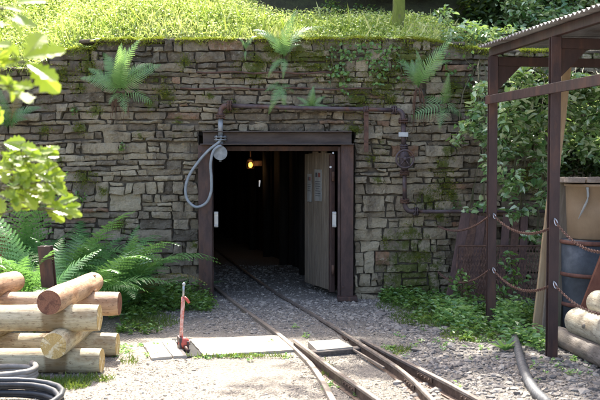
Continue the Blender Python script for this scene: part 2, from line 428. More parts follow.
# bank and hillside behind the wall
def wall_top(x):
    k = [(-9, 2.72), (-3.3, 2.80), (-2.95, 3.02), (-2.5, 3.05), (-2.42, 3.15), (1.5, 3.16), (1.75, 3.10), (2.0, 3.05), (2.3, 3.02), (9, 3.0)]
    for (a, za), (b, zb) in zip(k, k[1:]):
        if a <= x <= b: return za + (zb - za) * (x - a) / (b - a)
    return k[0][1] if x < k[0][0] else k[-1][1]
def bank(x, y):
    d = y - (YW + .25)
    side = max(0.0, min(1.0, (x + 1.7) / 1.7)); side = side * side * (3 - 2 * side)
    left = .62 * d
    right = .33 * min(d, 1.6) + .75 * max(0, d - 1.6)
    z = wall_top(x) - .04 + left * (1 - side) + right * side
    z = min(z, wall_top(x) + 9 + .1 * d)
    e = max(0.0, min(1.0, (abs(x) - 7.6) / 3)); z = z * (1 - e) + e * max(0.0, min(z, .45 * d))
    return z + .05 * nz(x * 1.3, y * 1.3, 1) * min(1, d * 2)
xs = np.concatenate([np.linspace(-60, -9, 14)[:-1], np.linspace(-9, 9, 110), np.linspace(9, 60, 14)[1:]])
ys = np.concatenate([np.linspace(YW + .25, 17, 50), np.linspace(17, 70, 24)[1:]])
V = np.array([[x, y, bank(x, y)] for y in ys for x in xs]); nx = len(xs)
I = np.arange((len(ys) - 1) * nx).reshape(-1, nx)[:, :-1].ravel()
o = link('hillside', npmesh('hillside', V, np.stack([I, I + 1, I + nx + 1, I + nx], 1), True), M['soil']); tag(o, kind='structure')

# ------------------------------------------------------------------ dry stone wall
OX0, OX1, OZ = -1.232, .665, 2.04       # hole for the portal
MOSS = [(80,128,9),(52,84,14),(88,62,12),(62,75,14),(90,72,12),(85,178,13),(104,191,7),(158,80,10),(165,95,12),(150,104,8),(185,62,10),
        (230,108,10),(255,66,20),(275,50,18),(320,62,22),(345,80,16),(385,80,26),(405,55,22),(360,100,18),(392,100,10),(425,60,14),(445,185,14),(442,165,12),
        (428,200,14),(448,150,10),(440,215,10),(452,195,10),(300,55,20),(470,100,14),(455,88,14),(372,158,7),(378,180,6),(120,225,10),(500,110,20),(530,180,20),(195,245,6),
        (80,88,8),(140,75,8),(210,96,6),(178,120,6),(140,135,6),(45,130,8),(60,160,6),(355,130,10),(412,230,10),(420,258,8),(385,240,6),(95,110,8)]
MOSSW = [(P(a, b, YW), r / 82.0) for a, b, r in MOSS]
def build_wall():
    Vs, Fs, tints, moss = [], [], [], []; base = 0
    rnd = random.Random(5)
    def stone(x0, x1, z0, z1, z0r=None, z1r=None, thick=None, jit=.014):
        nonlocal base
        z0r = z0 if z0r is None else z0r; z1r = z1 if z1r is None else z1r
        g = .0005 + rnd.random() * .005
        j = lambda a=jit: rnd.uniform(-a, a)
        q_ = min(.011, (z1 - z0) * .1); A = (x0 + g + j(), z0 + g + j(q_)); B = (x1 - g + j(), z0r + g + j(q_)); C_ = (x1 - g + j(), z1r - g + j(q_)); D_ = (x0 + g + j(), z1 - g + j(q_))
        w = x1 - x0; h = z1 - z0
        if w < .04 or h < .025: return
        nu = max(6, min(26, int(w / .019))); nv = max(6, min(14, int(h / .017)))
        u = np.linspace(0, 1, nu); v = np.linspace(0, 1, nv)
        # sharpen the rim: pull the outer rows to the edge
        u[1] = min(u[1], .006 / w); u[-2] = max(u[-2], 1 - .006 / w); v[1] = min(v[1], .005 / h); v[-2] = max(v[-2], 1 - .005 / h)
        dep = rnd.gauss(0, .019); tx = rnd.uniform(-.09, .09); tz = rnd.uniform(-.30, .12); s = rnd.random() * 100
        rr = min(.022, h * .2) * rnd.uniform(.5, 1.2)
        row = []
        for jv in range(nv):
            for iu in range(nu):
                a, b = u[iu], v[jv]
                x = (A[0] * (1 - a) + B[0] * a) * (1 - b) + (D_[0] * (1 - a) + C_[0] * a) * b
                z = (A[1] * (1 - a) + B[1] * a) * (1 - b) + (D_[1] * (1 - a) + C_[1] * a) * b
                du = min(a, 1 - a) * w; dv = min(b, 1 - b) * h
                # rounded corners
                if du < rr and dv < rr:
                    q = math.hypot(rr - du, rr - dv)
                    if q > rr:
                        k = (q - rr) * .7; sx = 1 if a < .5 else -1; sz = 1 if b < .5 else -1
                        x += sx * k; z += sz * k
                e = min(du, dv); fall = 0 if e > .009 else (1 - e / .009) * .014
                edge = (iu in (0, nu - 1)) or (jv in (0, nv - 1))
                x += .016 * nz(z * 17 + s, x * 4, s); z += .013 * nz(x * 11, s, z * 9) + .006 * nz(x * 33, s, 2)
                yy = dep + tx * (x - x0 - w / 2) + tz * (z - z0 - h / 2) + .026 * nz(x * 7, z * 11, s) + .016 * abs(nz(x * 15, z * 22, s)) + .009 * nz(x * 34, z * 40, s)
                y = YW - yy + fall + (.07 if edge else 0)
                row.append((x, y, z))
        Vs.extend(row)
        for jv in range(nv - 1):
            for iu in range(nu - 1):
                k = base + jv * nu + iu; Fs.append((k, k + 1, k + nu + 1, k + nu))
        xc, zc = (x0 + x1) / 2, (z0 + z1) / 2
        t = min(.93, max(.02, .47 + rnd.gauss(0, .23) + .30 * nz(xc * .8, zc * .8, 5) + (.17 if .65 < xc < 1.7 else 0) - (.07 if xc < -1.2 else 0) - max(0, zc - 1.8) * .10))
        if rnd.random() < .025: t = 1.0
        tints.extend([t] * len(row))
        for (x, y, z) in row:
            m = 0
            for c, r in MOSSW:
                d = math.hypot(x - c.x, z - c.z) / r
                if d < 1.35: m = max(m, (1.35 - d) * .85)
            # along the shoulders of the wall
            m = max(m, .62 - (wall_top(x) - z) * 1.7 + .35 * nz(x * 1.5, 0, z), (.95 * nz(x * 1.1, z * 1.3, 9) + .30) * (1 if x > .9 else .6 if z > 2.3 else .35))
            moss.append(m)
        base += len(row)
    # courses
    zs = [-.06]
    while zs[-1] < 3.3: zs.append(zs[-1] + rnd.choice((.075, .09, .10, .115, .13, .15) if zs[-1] < 1.5 else (.05, .06, .07, .08, .095, .11, .13)))
    def zl(k, x):
        z = zs[k] + .040 * nz(x * .6, zs[k] * .8, 2) + .022 * nz(x * 1.9, k * 1.7, 4) + .012 * nz(x * 6, k * 2.7, 6)
        if x > .66: z += .012 * nz(x * 3.1, k * 2.3, 8)
        return z
    reserved = {}
    for k in range(len(zs) - 1):
        x = -7.2 + rnd.random() * .2
        h = zs[k + 1] - zs[k]
        while x < 7.5:
            w = rnd.choice((.09, .13, .17, .21, .26, .31, .36, .42)) * rnd.uniform(.8, 1.2)
            x1 = x + w; skip = False
            for ra, rb in reserved.get(k, ()):
                if ra - .001 <= x < rb - .001: x = rb; skip = True; break
                if x < ra < x1 + .05: x1 = ra
            if skip: continue
            xa, xb = x, x1
            mid = (zs[k] + zs[k + 1]) / 2
            zt = wall_top((xa + xb) / 2)
            lim = zt - .01
            if zs[k] > zt - .055: x = x1; continue
            if zs[k] < OZ - .02:         # clip to the portal
                if xa < OX0 < xb: xb = OX0
                elif xa < OX1 < xb: xa = OX1
                elif xa >= OX0 and xb <= OX1: x = x1; continue
            b0, b1, t0, t1 = zl(k, xa), zl(k, xb), zl(k + 1, xa), zl(k + 1, xb)
            if xb > OX0 and xa < OX1 and b0 < OZ < t0: b0 = b1 = OZ
            if t0 > lim - .06: t0, t1 = wall_top(xa) - .012, wall_top(xb) - .012
            r = rnd.random()
            if r > (.78 if zs[k] < 1.5 else .87) and h < .125 and k + 2 < len(zs) and zs[k + 2] < zt - .15 and .12 < xb - xa and not (xb > OX0 - .02 and xa < OX1 + .02) and not any(ra < x1 and rb > xa for ra, rb in reserved.get(k + 1, ())):
                t0, t1 = zl(k + 2, xa), zl(k + 2, xb); reserved.setdefault(k + 1, []).append((xa, x1))
                stone(xa, xb, b0, t0, b1, t1); x = x1; continue
            if h > .105 and r < .38 and xb - xa > .12:      # two thin stones in one course
                f = rnd.uniform(.35, .65); m0, m1 = b0 + (t0 - b0) * f, b1 + (t1 - b1) * f
                stone(xa, xb, b0, m0, b1, m1)
                if rnd.random() < .4 and xb - xa > .3:
                    xm = xa + (xb - xa) * rnd.uniform(.35, .65); mm = (m0 + m1) / 2; tm = (t0 + t1) / 2
                    stone(xa, xm, m0, t0, mm, tm); stone(xm, xb, mm, tm, m1, t1)
                else: stone(xa, xb, m0, t0, m1, t1)
            elif r > .93 and xb - xa > .15:
                xm = xb - rnd.uniform(.05, .08); fr = (xm - xa) / (xb - xa); bm_, tm = b0 + (b1 - b0) * fr, t0 + (t1 - t0) * fr
                stone(xa, xm, b0, t0, bm_, tm)
                stone(xm, xb, bm_, (bm_ + tm) / 2, b1, (b1 + t1) / 2); stone(xm, xb, (bm_ + tm) / 2, tm, (b1 + t1) / 2, t1)
            else: stone(xa, xb, b0, t0, b1, t1)
            x = x1
    me = npmesh('stones', np.array(Vs), np.array(Fs), False, {'tint': tints, 'moss': moss})
    root = empty('stone_wall', (0, YW, 0), 'tall dry stone retaining wall with mossy top around the mine doorway', 'wall')
    o = link('stonework', me, M['stone'], root); o.matrix_parent_inverse = Matrix.Translation((0, -YW, 0))
    b = BM()
    yb, th = YW + .28, .40
    def slab(x0, x1, z0, z1): b.box(((x0 + x1) / 2, yb, (z0 + z1) / 2), (x1 - x0, th, z1 - z0))
    def hpoly(x0, x1, z0):
        n_ = max(2, int((x1 - x0) / .12)); q_ = [x0 + (x1 - x0) * i / n_ for i in range(n_ + 1)]
        poly = [(x0, YW + .058, z0)] + [(x1, YW + .058, z0)] + [(x, YW + .058, wall_top(x) - .045) for x in q_[::-1]]
        b.prism(poly, (0, .42, 0))
    hpoly(-7.3, OX0 - .002, -.1); hpoly(OX0, OX1, OZ + .01); hpoly(OX1 + .002, 7.6, -.1)
    b.build('hearting', M['joint'], root)
    # coping stones lying on top (irregular)
    # moss: tiny blades standing off the stone faces
    pts, tt = [], []
    for c, r in MOSSW:
        k = int(5200 * r * r * 3.2)
        a = RNG.random(k) * 2 * PI; q = RNG.random(k) ** .75 * r
        X = c.x + np.cos(a) * q * 1.2; Z = c.z + np.sin(a) * q
        for x, z in zip(X, Z):
            if z > wall_top(x) - .01 or z < 0 or (OX0 - .02 < x < OX1 + .02 and z < OZ): continue
            if nz(x * 9, z * 14, 3) < -.12: continue
            pts.append((x, YW - .02 + RNG.normal() * .008, z)); tt.append(RNG.random())
    pts = np.array(pts); n = len(pts)
    pts[:, 1] += .012 * RNG.random(n); D = unit(RNG.normal(size=(n, 3)) * .6 + np.array([0, -1, -.2]))
    leaf_obj('moss_patch', pts, RNG.uniform(.010, .026, n), RNG.uniform(.006, .012, n), M['moss'], root, D, unit(RNG.normal(size=(n, 3))), tint=np.array(tt))
    # moss cushion along the wall head
    xx = RNG.uniform(-3.0, 3.2, 26000)
    keep = np.array([nz(x * 2.2, 0, 5) > -.32 for x in xx]); xx = xx[keep]
    n = len(xx); th_ = RNG.random(n)
    zt = np.array([wall_top(x) for x in xx]) + .03 * np.array([nz(x * 5, 1, 1) for x in xx])
    pts = np.stack([xx, YW + .0 + th_ * .22 - .05 * (1 - th_), zt - .012 + .03 * np.sin(th_ * PI) - (RNG.random(n) < .35) * RNG.random(n) * .07 * (th_ < .4)], 1)
    leaf_obj('moss_cushion', pts, RNG.uniform(.015, .035, n), RNG.uniform(.007, .013, n), M['moss'], root,
             unit(RNG.normal(size=(n, 3)) * .7 + np.array([0, -.5, .7])), unit(RNG.normal(size=(n, 3))), tint=.35 + .65 * RNG.random(n))
    # flat coping slabs
    b = BM(); x = -7.2
    while x < 7.4:
        w = rnd.uniform(.25, .6)
        z = wall_top(x + w / 2)
        b.box((x + w / 2, YW + .19, z - .01), (w - .02, .40, .045), Euler((rnd.uniform(-.02, .02), rnd.uniform(-.03, .03), 0)), .012)
        x += w
    cp = b.build('coping', M['stone'], root)
    return root
build_wall()

# ------------------------------------------------------------------ loose gravel and stones (uncountable)
def rocks(name, pts, size, flat=.55, mat='rock'):
    t = (1 + 5 ** .5) / 2
    ico = np.array([(-1, t, 0), (1, t, 0), (-1, -t, 0), (1, -t, 0), (0, -1, t), (0, 1, t), (0, -1, -t), (0, 1, -t), (t, 0, -1), (t, 0, 1), (-t, 0, -1), (-t, 0, 1)]) / math.hypot(1, t)
    fc = np.array([(0, 11, 5), (0, 5, 1), (0, 1, 7), (0, 7, 10), (0, 10, 11), (1, 5, 9), (5, 11, 4), (11, 10, 2), (10, 7, 6), (7, 1, 8), (3, 9, 4), (3, 4, 2), (3, 2, 6), (3, 6, 8), (3, 8, 9), (4, 9, 5), (2, 4, 11), (6, 2, 10), (8, 6, 7), (9, 8, 1)])
    n = len(pts)
    V = ico[None] * (1 + RNG.uniform(-.3, .3, (n, 12, 1)))
    V = V * np.stack([RNG.uniform(.8, 1.5, n), RNG.uniform(.6, 1.1, n), RNG.uniform(.35, .8, n) * flat / .55], 1)[:, None, :]
    a = RNG.random(n) * 2 * PI; b = RNG.normal(size=n) * .35
    ca, sa, cb, sb = np.cos(a), np.sin(a), np.cos(b), np.sin(b)
    x, y, z = V[..., 0], V[..., 1], V[..., 2]
    y, z = y * cb[:, None] - z * sb[:, None], y * sb[:, None] + z * cb[:, None]
    x, y = x * ca[:, None] - y * sa[:, None], x * sa[:, None] + y * ca[:, None]
    V = np.stack([x, y, z], -1) * size[:, None, None] + pts[:, None, :]
    Fc = (fc[None] + np.arange(n)[:, None, None] * 12).reshape(-1, 3)
    me = npmesh(name, V.reshape(-1, 3), Fc, False, {'tint': np.repeat(RNG.random(n), 12)})
    return link(name, me, M[mat])
def scatter(n, x0, x1, y0, y1):
    return np.stack([RNG.uniform(x0, x1, n), RNG.uniform(y0, y1, n)], 1)
def on_clear(p):
    return not (-1.62 < p[0] < .05 and 7.70 < p[1] < 8.72)
def lay(name, label, pts, sz, mat):
    keep = np.array([on_clear(p) for p in pts]); pts, sz = pts[keep], np.minimum(sz[keep], .05)
    z = np.array([gz(x, y) for x, y in pts]) + sz * .08
    tag(rocks(name, np.column_stack([pts, z]), sz, mat=mat), label, 'gravel', kind='stuff')
a = scatter(42000, -3.2, 1.6, 5.6, 10.2)
kp_ = np.array([q[0] + .5 * nz(q[0] * 1.5, q[1] * 1.5) < 1.1 and nz(q[0] * 1.1, q[1] * 1.6, 4) > -.25 + .3 * random.random() for q in a]); a = a[kp_]
lay('fine_gravel', 'fine buff gravel trodden into the yard in front of the slabs', a, RNG.gamma(1.8, .0017, len(a)) + .003, 'rock_buff')
b_ = scatter(15000, .3, 3.4, 5.8, 10.2); b_ = b_[np.array([q[0] + .5 * nz(q[0] * 1.5, q[1] * 1.5) > .75 for q in b_])]; c_ = scatter(6500, -1.5, 1.4, 8.7, 14.5); d_ = scatter(5000, -1.6, 3, 9.4, 10.9)
pts = np.concatenate([b_, c_, d_]); sz = np.concatenate([RNG.gamma(1.9, .0054, len(b_)) + .004, RNG.gamma(2, .0035, len(c_)) + .004, RNG.gamma(2.2, .004, len(d_)) + .004])
lay('gravel', 'grey slaty loose stones beside the rails and along the wall foot', pts, sz, 'rock')

# ------------------------------------------------------------------ portal frame
def hbeam(b, p0, p1, w, d, t, wdir):
    """H section from p0 to p1; wdir = unit vector across the flanges"""
    p0, p1, wd = Vector(p0), Vector(p1), Vector(wdir).normalized()
    ax = (p1 - p0).normalized(); L = (p1 - p0).length; dd = ax.cross(wd).normalized()
    rot = Matrix((wd, dd, ax)).transposed(); c = (p0 + p1) / 2
    b.box(c - dd * (d / 2 - t / 2), (w, t, L), rot, .002); b.box(c + dd * (d / 2 - t / 2), (w, t, L), rot, .002)
    b.box(c, (t, d - 2 * t - .002, L), rot)
pf = empty('door_frame', (-.3, YW, 0), 'dark maroon steel beam frame around the mine doorway', 'door frame')
xl, xr = P(206, 220, YW).x, P(346, 220, YW).x
b = BM(); b.box((xl, YW - .085, .94), (.165, .012, 1.88), None, .003); b.box((xl, YW + .0, .94), (.012, .155, 1.88)); b.box((xl, YW + .085, .94), (.165, .012, 1.88), None, .003)
b.build('post', M['steel'], pf)
b = BM(); b.box((xr + .01, YW - .085, .94), (.15, .014, 1.88), None, .003); b.box((xr + .01, YW, .94), (.012, .155, 1.88)); b.box((xr + .01, YW + .085, .94), (.15, .012, 1.88), None, .003)
b.box((xr - .085, YW - .03, .93), (.035, .03, 1.86), None, .003)
b.box((xr + .01, YW - .10, .03), (.24, .20, .05), None, .005)
b.build('post', M['steel'], pf)
b = BM(); xm = (OX0 + OX1) / 2 + .01
b.box((xm, YW - .02, 1.96), (1.79, .14, .142), None, .004)
b.box((xm, YW - .10, 1.888), (1.84, .16, .014), None, .003); b.box((xm, YW - .085, 2.038), (1.79, .14, .012), None, .003)
b.build('lintel', M['lintel'], pf)
b = BM(); b.box((xm, YW + .17, 1.84), (1.6, .1, .06), None, .004); b.build('door_stop', M['steel'], pf)
for px in (216.2, 334.3):
    b = BM(); c = P(px, 219.5, YW - .02)
    b.box(c, (.05, .012, .19), None, .003); b.box(c + Vector((.0, -.014, .075)), (.05, .02, .018), None, .003); b.box(c + Vector((.0, -.014, -.075)), (.05, .02, .018), None, .003)
    b.build('keeper_plate', M['silver'], pf)
b = BM(); c = P(333, 153, YW - .05); b.tube([c, c + Vector((0, -.03, 0))], .012, 8); c = P(330.5, 167, YW); b.tube([c, c + Vector((0, -.03, 0))], .014, 8); b.build('bolt', M['silver'], pf)

for (bx, bz) in ((xl - .05, 1.80), (xl + .05, 1.80), (xl - .05, .12), (xl + .05, .12), (xr - .04, 1.80), (xr + .06, 1.80), (xr - .04, .16), (xr + .06, .16)):
    BM().tube([(bx, YW - .090, bz), (bx, YW - .106, bz)], .013, 6).build('bolt', M['rust'], pf)
# door leaf, standing open into the drift
h0 = Vector((.405, YW + .10, 0)); h1 = Vector((.075, YW + .90, 0)); dv = (h1 - h0); DL = dv.length; dn = dv.normalized(); perp = Vector((-dn.y, dn.x, 0))
rotd = Matrix((dn, perp, Vector((0, 0, 1)))).transposed()
dr = empty('mine_door', h0, 'weathered grey plank door standing open inside the mine doorway', 'door')
rnd = random.Random(3)
b = BM(); k = 6; bw = (DL - .07) / k
for i in range(k):
    s = .07 + bw * (i + .5); zt = 1.79 + (.03 * (i % 2) - (.05 if i == k - 1 else 0)) + rnd.uniform(-.01, .01)
    b.box(h0 + dn * s + Vector((0, 0, (zt + .09) / 2)) + perp * rnd.uniform(-.004, .004), (bw - .006, .035, zt - .09), rotd, .004)
b.build('boards', M['doorwood'], dr)
b = BM(); b.box(h0 + dn * .035 + Vector((0, 0, .92)), (.062, .06, 1.70), rotd, .004); b.build('hinge_stile', M['steel'], dr)
b = BM()
for z in (.35, 1.5): b.tube([h0 + Vector((.0, -.02, z - .06)), h0 + Vector((.0, -.02, z + .06))], .02, 10)
b.build('hinge', M['rust'], dr)
def notice(s, z, w, h, big):
    c = h0 + dn * s + perp * .026 + Vector((0, 0, z))
    if perp.y > 0: c = h0 + dn * s - perp * .026 + Vector((0, 0, z))
    o = BM().box(c, (w, .006, h), rotd, .001).build('notice_board', M['white'], dr)
    sgn = -1 if perp.y > 0 else 1
    b = BM(); b2 = BM()
    for q in range(7 if big else 4):
        ww = w * rnd.uniform(.45, .8)
        b.box(c + perp * sgn * .0045 + Vector((0, 0, h * .12 - q * h * .075)) - dn * (w * .8 - ww) * .0, (ww, .002, h * .022), rotd)
    b.box(c + perp * sgn * .0045 + dn * w * .2 + Vector((0, 0, h * .33)), (w * .28, .002, h * .14), rotd)
    b.build('printing', M['ink'], o)
    b2.box(c + perp * sgn * .0045 - dn * w * .2 + Vector((0, 0, h * .33)), (w * .28, .002, h * .14), rotd); b2.build('printing', M['redink'], o)
notice(.40, 1.38, .22, .40, True)
notice(.68, 1.34, .13, .36, False)

# ------------------------------------------------------------------ tunnel
tn = empty('mine_tunnel', (0, YW + .3, 0), 'dark timber lined mine tunnel behind the doorway', 'tunnel')
Y0, Y1 = YW + .19, 21.0; sh = -.255
def tx(x, y): return x + sh * (y - YW)
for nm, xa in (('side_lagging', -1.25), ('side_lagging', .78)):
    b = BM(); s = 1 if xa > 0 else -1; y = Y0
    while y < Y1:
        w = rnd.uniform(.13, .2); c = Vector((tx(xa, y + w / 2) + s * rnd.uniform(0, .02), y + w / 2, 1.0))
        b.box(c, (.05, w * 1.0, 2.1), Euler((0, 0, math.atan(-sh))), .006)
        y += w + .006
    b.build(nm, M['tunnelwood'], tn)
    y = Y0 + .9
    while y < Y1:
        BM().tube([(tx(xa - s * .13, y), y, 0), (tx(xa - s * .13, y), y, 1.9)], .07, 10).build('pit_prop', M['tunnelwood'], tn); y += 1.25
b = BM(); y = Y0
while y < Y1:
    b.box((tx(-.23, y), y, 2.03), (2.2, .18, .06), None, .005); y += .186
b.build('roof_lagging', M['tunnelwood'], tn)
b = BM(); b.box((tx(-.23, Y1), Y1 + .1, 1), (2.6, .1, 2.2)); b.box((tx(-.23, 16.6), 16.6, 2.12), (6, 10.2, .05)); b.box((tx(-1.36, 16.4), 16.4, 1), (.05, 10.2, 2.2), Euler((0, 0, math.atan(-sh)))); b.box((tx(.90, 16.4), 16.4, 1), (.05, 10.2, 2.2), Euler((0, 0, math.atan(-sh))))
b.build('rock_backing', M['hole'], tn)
c = P(250.5, 165, 15.8)
lp = empty('tunnel_lamp', c, 'small glowing amber lamp deep inside the dark tunnel', 'lamp')
BM().ico(c, .042, (1, 1, 1.15)).build('bulb', M['bulb'], lp)
b = BM()
for k in range(6):
    a = k * PI / 3; b.tube([c + Vector((.062 * math.cos(a), .062 * math.sin(a), -.06)), c + Vector((.062 * math.cos(a), .062 * math.sin(a), .06))], .004, 5)
b.torus(c + Vector((0, 0, -.06)), .062, .004, (0, 0, 1), 14, 5); b.build('cage', M['rust'], lp)
b = BM(); b.tube([c + Vector((0, 0, .06)), c + Vector((0, 0, .10)), c + Vector((.02, 0, .13))], [.06, .05, .02], 12); b.box(c + Vector((.13, .03, .03)), (.16, .05, .10), None, .01); b.tube([c + Vector((0, 0, .1)), c + Vector((0, 0, .38))], .012, 8); b.build('fitting', M['rust'], lp)
L = bpy.data.lights.new('tunnel_lamp_light', 'POINT'); L.energy = .3; L.color = (1, .6, .25); L.shadow_soft_size = .05
lo = bpy.data.objects.new('lamp_light', L); COL.objects.link(lo); lo.parent = lp; lo.location = (0, -.12, 0)
c = P(259.3, 183.5, 15.6)
b = BM(); b.tube([c + Vector((0, 0, -.055)), c + Vector((.008, 0, .055))], [.008, .014], 10); o = b.build('pale_tube', M['white'])  # small pale tube given a faint glow of its own
o.data.materials.clear(); o.data.materials.append(emit('cool_glow', (.8, .82, .85), .09)); tag(o, 'tiny pale glowing tube hanging right of and below the amber tunnel lamp', 'light strip')

# ------------------------------------------------------------------ rails
def rail(name, pix, label, h=.085, hw=.0165, flat=False, ztop=None, ext_back=None, group='narrow gauge rails of the mine track'):
    zt = .085 if ztop is None else ztop
    sink = lambda yy: max(0.0, min(1.0, (345 - yy) / 22)) * max(0.0, zt - .034)
    pts = [G(a, b_, zt - sink(b_)) for a, b_ in pix]
    if ext_back is not None:
        d = (pts[0] - pts[1]).normalized(); pts = [pts[0] + d * ext_back] + pts
    d = (pts[-1] - pts[-2]).normalized(); pts.append(pts[-1] + d * 2.0)
    pts, _ = smooth_path(pts, .1, 10)
    root = empty(name, (pts[len(pts) // 2].x, pts[len(pts) // 2].y, 0), label, 'rail', group)
    prof_head = [(-hw, zt - .022), (-hw, zt - .004), (-hw + .004, zt), (hw - .004, zt), (hw, zt - .004), (hw, zt - .022)]
    prof_low = [(-.006, zt - .022), (.006, zt - .022), (.006, .014), (.036, .006), (.036, -.01), (-.036, -.01), (-.036, .006), (-.006, .014)]
    if flat: prof_head = [(-.022, zt - .05), (-.022, zt - .003), (-.019, zt), (.019, zt), (.022, zt - .003), (.022, zt - .05)]; prof_low = [(-.02, -.02), (-.02, zt - .05), (.02, zt - .05), (.02, -.02)]
    for nm, prof, mt in (('rail_head', prof_head, 'flatrail' if flat else 'railtop'), ('rail_web', prof_low, 'flatrail' if flat else 'railside')):
        b = BM(); rings = []
        for i, p in enumerate(pts):
            t = (pts[min(i + 1, len(pts) - 1)] - pts[max(i - 1, 0)]); t.z = 0; t.normalize(); s = Vector((t.y, -t.x, 0))
            rings.append([b.bm.verts.new(Vector((p.x, p.y, p.z - zt)) + s * u + Vector((0, 0, w + (.0012 * nz(p.x * 9, p.y * 9) if nm == 'rail_head' else 0)))) for u, w in prof])
        k = len(prof)
        for r0, r1 in zip(rings, rings[1:]):
            for j in range(k): b.bm.faces.new((r0[j], r0[(j + 1) % k], r1[(j + 1) % k], r1[j]))
        b.bm.faces.new(rings[0][::-1]); b.bm.faces.new(rings[-1])
        b.build(nm, M[mt], root)
    if not flat:        # bolted joints
        for fi in (len(pts) // 2 + 3, len(pts) * 3 // 4 + 4):
            p, t = pts[fi], (pts[fi + 1] - pts[fi - 1]).normalized(); s = Vector((t.y, -t.x, 0)); rt = Matrix((t, -s, Vector((0, 0, 1)))).transposed()
            b = BM()
            for sg in (-1, 1):
                b.box(p + s * (sg * .013) - Vector((0, 0, .046)), (.26, .010, .034), rt, .002)
                for q in (-.09, -.03, .03, .09): b.tube([p + t * q + s * (sg * .018) - Vector((0, 0, .046)), p + t * q + s * (sg * .030) - Vector((0, 0, .046))], .009, 6)
            b.build('fishplate', M['railside'], root)
    return root
rail('rail', [(211, 283), (229.7, 298), (248, 311.5), (266.5, 324.5), (283, 337), (299, 351), (312, 365), (323, 381), (332, 398)], 'pale flat leftmost rail curving past the slabs toward the camera', ztop=.035, flat=True, ext_back=6)
rail('rail', [(294, 339), (313, 353), (333, 368), (355, 383), (377, 398)], 'rusty switch rail starting right of the slabs, second from left', ztop=.10)
rail('rail', [(235, 263), (255, 278), (276, 292), (298, 304.5), (337, 328), (364, 345), (394, 364), (413, 379), (431, 397)], 'long rusty rail running from the tunnel under the door side to the camera', ztop=.095, ext_back=5)
rail('rail', [(362, 338.5), (382, 349), (400, 358), (418, 367), (448, 382), (478, 398)], 'rightmost rusty rail splitting off beside the rough stones', ztop=.10)
# tie rod, cover board between the rails
b = BM(); p0, p1 = G(352, 349, .04), G(384, 368, .04); b.box((p0 + p1) / 2, ((p1 - p0).length, .018, .018), Euler((0, 0, math.atan2(p1.y - p0.y, p1.x - p0.x))), .002)
tag(b.build('tie_rod', M['flatrail']), 'thin pale metal rod along the inside of the right rail', 'rod')
q = [G(308, 341.5, .06), G(339, 339, .06), G(353, 347, .06), G(317, 350, .06)]
b = BM(); b.prism([v - Vector((0, 0, .05)) for v in q], (0, 0, .05)); o = b.build('cover_board', M['concrete']); tag(o, 'short dusty cover board lying between the rails', 'board')
b = BM(); f0, f1 = q[3], q[2]; dd = (f1 - f0); b.box((f0 + f1) / 2 + Vector((.0, .02, -.075)), (dd.length + .16, .10, .13), Euler((0, 0, math.atan2(dd.y, dd.x))), .006)
tag(b.build('sleeper', M['darkwood']), 'dark tarred timber sleeper end under the cover board between the rails', 'sleeper')

# slabs beside the track
def slab(pix, label, h=.022):
    q = [G(a, c, h) for a, c in pix]
    b = BM(); n_ = 14; ed = []
    for a_, c_ in zip(q, q[1:] + q[:1]):
        for i_ in range(n_):
            v = a_.lerp(c_, i_ / n_); ed.append(Vector((v.x + .012 * nz(v.x * 9, v.y * 9, 2), v.y + .012 * nz(v.x * 9, v.y * 9, 5), -.04)))
    b.prism(ed, (0, 0, .04 + h))
    bmesh.ops.bevel(b.bm, geom=list(b.bm.edges), offset=.006, segments=1, affect='EDGES')
    tag(b.build('paving_slab', M['concrete']), label, 'slab', 'pale slabs beside the track')
slab([(143, 343), (160, 341), (172, 356), (152, 358)], 'leftmost small pale slab left of the red point lever')
slab([(161, 341), (174, 340), (187, 355.5), (173, 356)], 'narrow pale slab just left of the red point lever')
slab([(189.5, 339), (277, 335.2), (296.5, 349.5), (204, 355)], 'long pale slab between red point lever and the curved rail')
slab([(175, 340), (188.6, 339.1), (190.6, 341), (177, 342.2)], 'small pale strip of slab behind the red point lever')
b = BM(); q = [G(172, 339.5, -.0), G(192, 339, -.0), G(206, 356, -.0), G(185, 358, -.0)]; b.prism([v + Vector((0, 0, .004)) for v in q], (0, 0, .004))  # thin near-black sheet; the shade of the slot is put into its colour
tag(b.build('lever_pit_shade', M['hole']), 'thin dark sheet painted as shaded slot in the slabs at the foot of the red lever', 'pit')
# lever
c = G(183.5, 350, 0)
lv = empty('point_lever', c, 'upright flaking red and white point lever standing between pale slabs', 'lever')
def up(px, py): return P(px, py, c.y)
b = BM(); b.tube([up(181, 345), up(181.6, 325), up(183.0, 303), up(183, 297)], [.018, .015, .017, .013], 10); b.build('lever_arm', M['lever'], lv)
b = BM(); b.tube([up(183, 298), up(183.6, 291), up(183.8, 285)], .010, 8); b.ico(up(183.9, 284.3), .016); b.build('lever_tip', M['silver'], lv)
b = BM(); b.tube([up(184.5, 297), up(187, 300), up(189.5, 303)], [.012, .014, .012], 8); b.build('grip', M['red'], lv)
b = BM(); b.ico(up(184.5, 342.5) + Vector((0, -.03, 0)), .052, (1, .8, 1.1)); b.build('counterweight', M['red'], lv)
b = BM(); b.box(c + Vector((-.035, 0, .05)), (.025, .14, .14), Euler((.0, .0, .3)), .004); b.box(c + Vector((.03, 0, .04)), (.02, .14, .10), Euler((.0, .0, .3)), .004); b.tube([c + Vector((-.06, 0, .06)), c + Vector((.06, 0, .06))], .014, 8)
b.tube([c + Vector((.0, 0, .06)), c + Vector((.06, -.16, .02))], .016, 8); b.build('bracket', M['pipe'], lv)

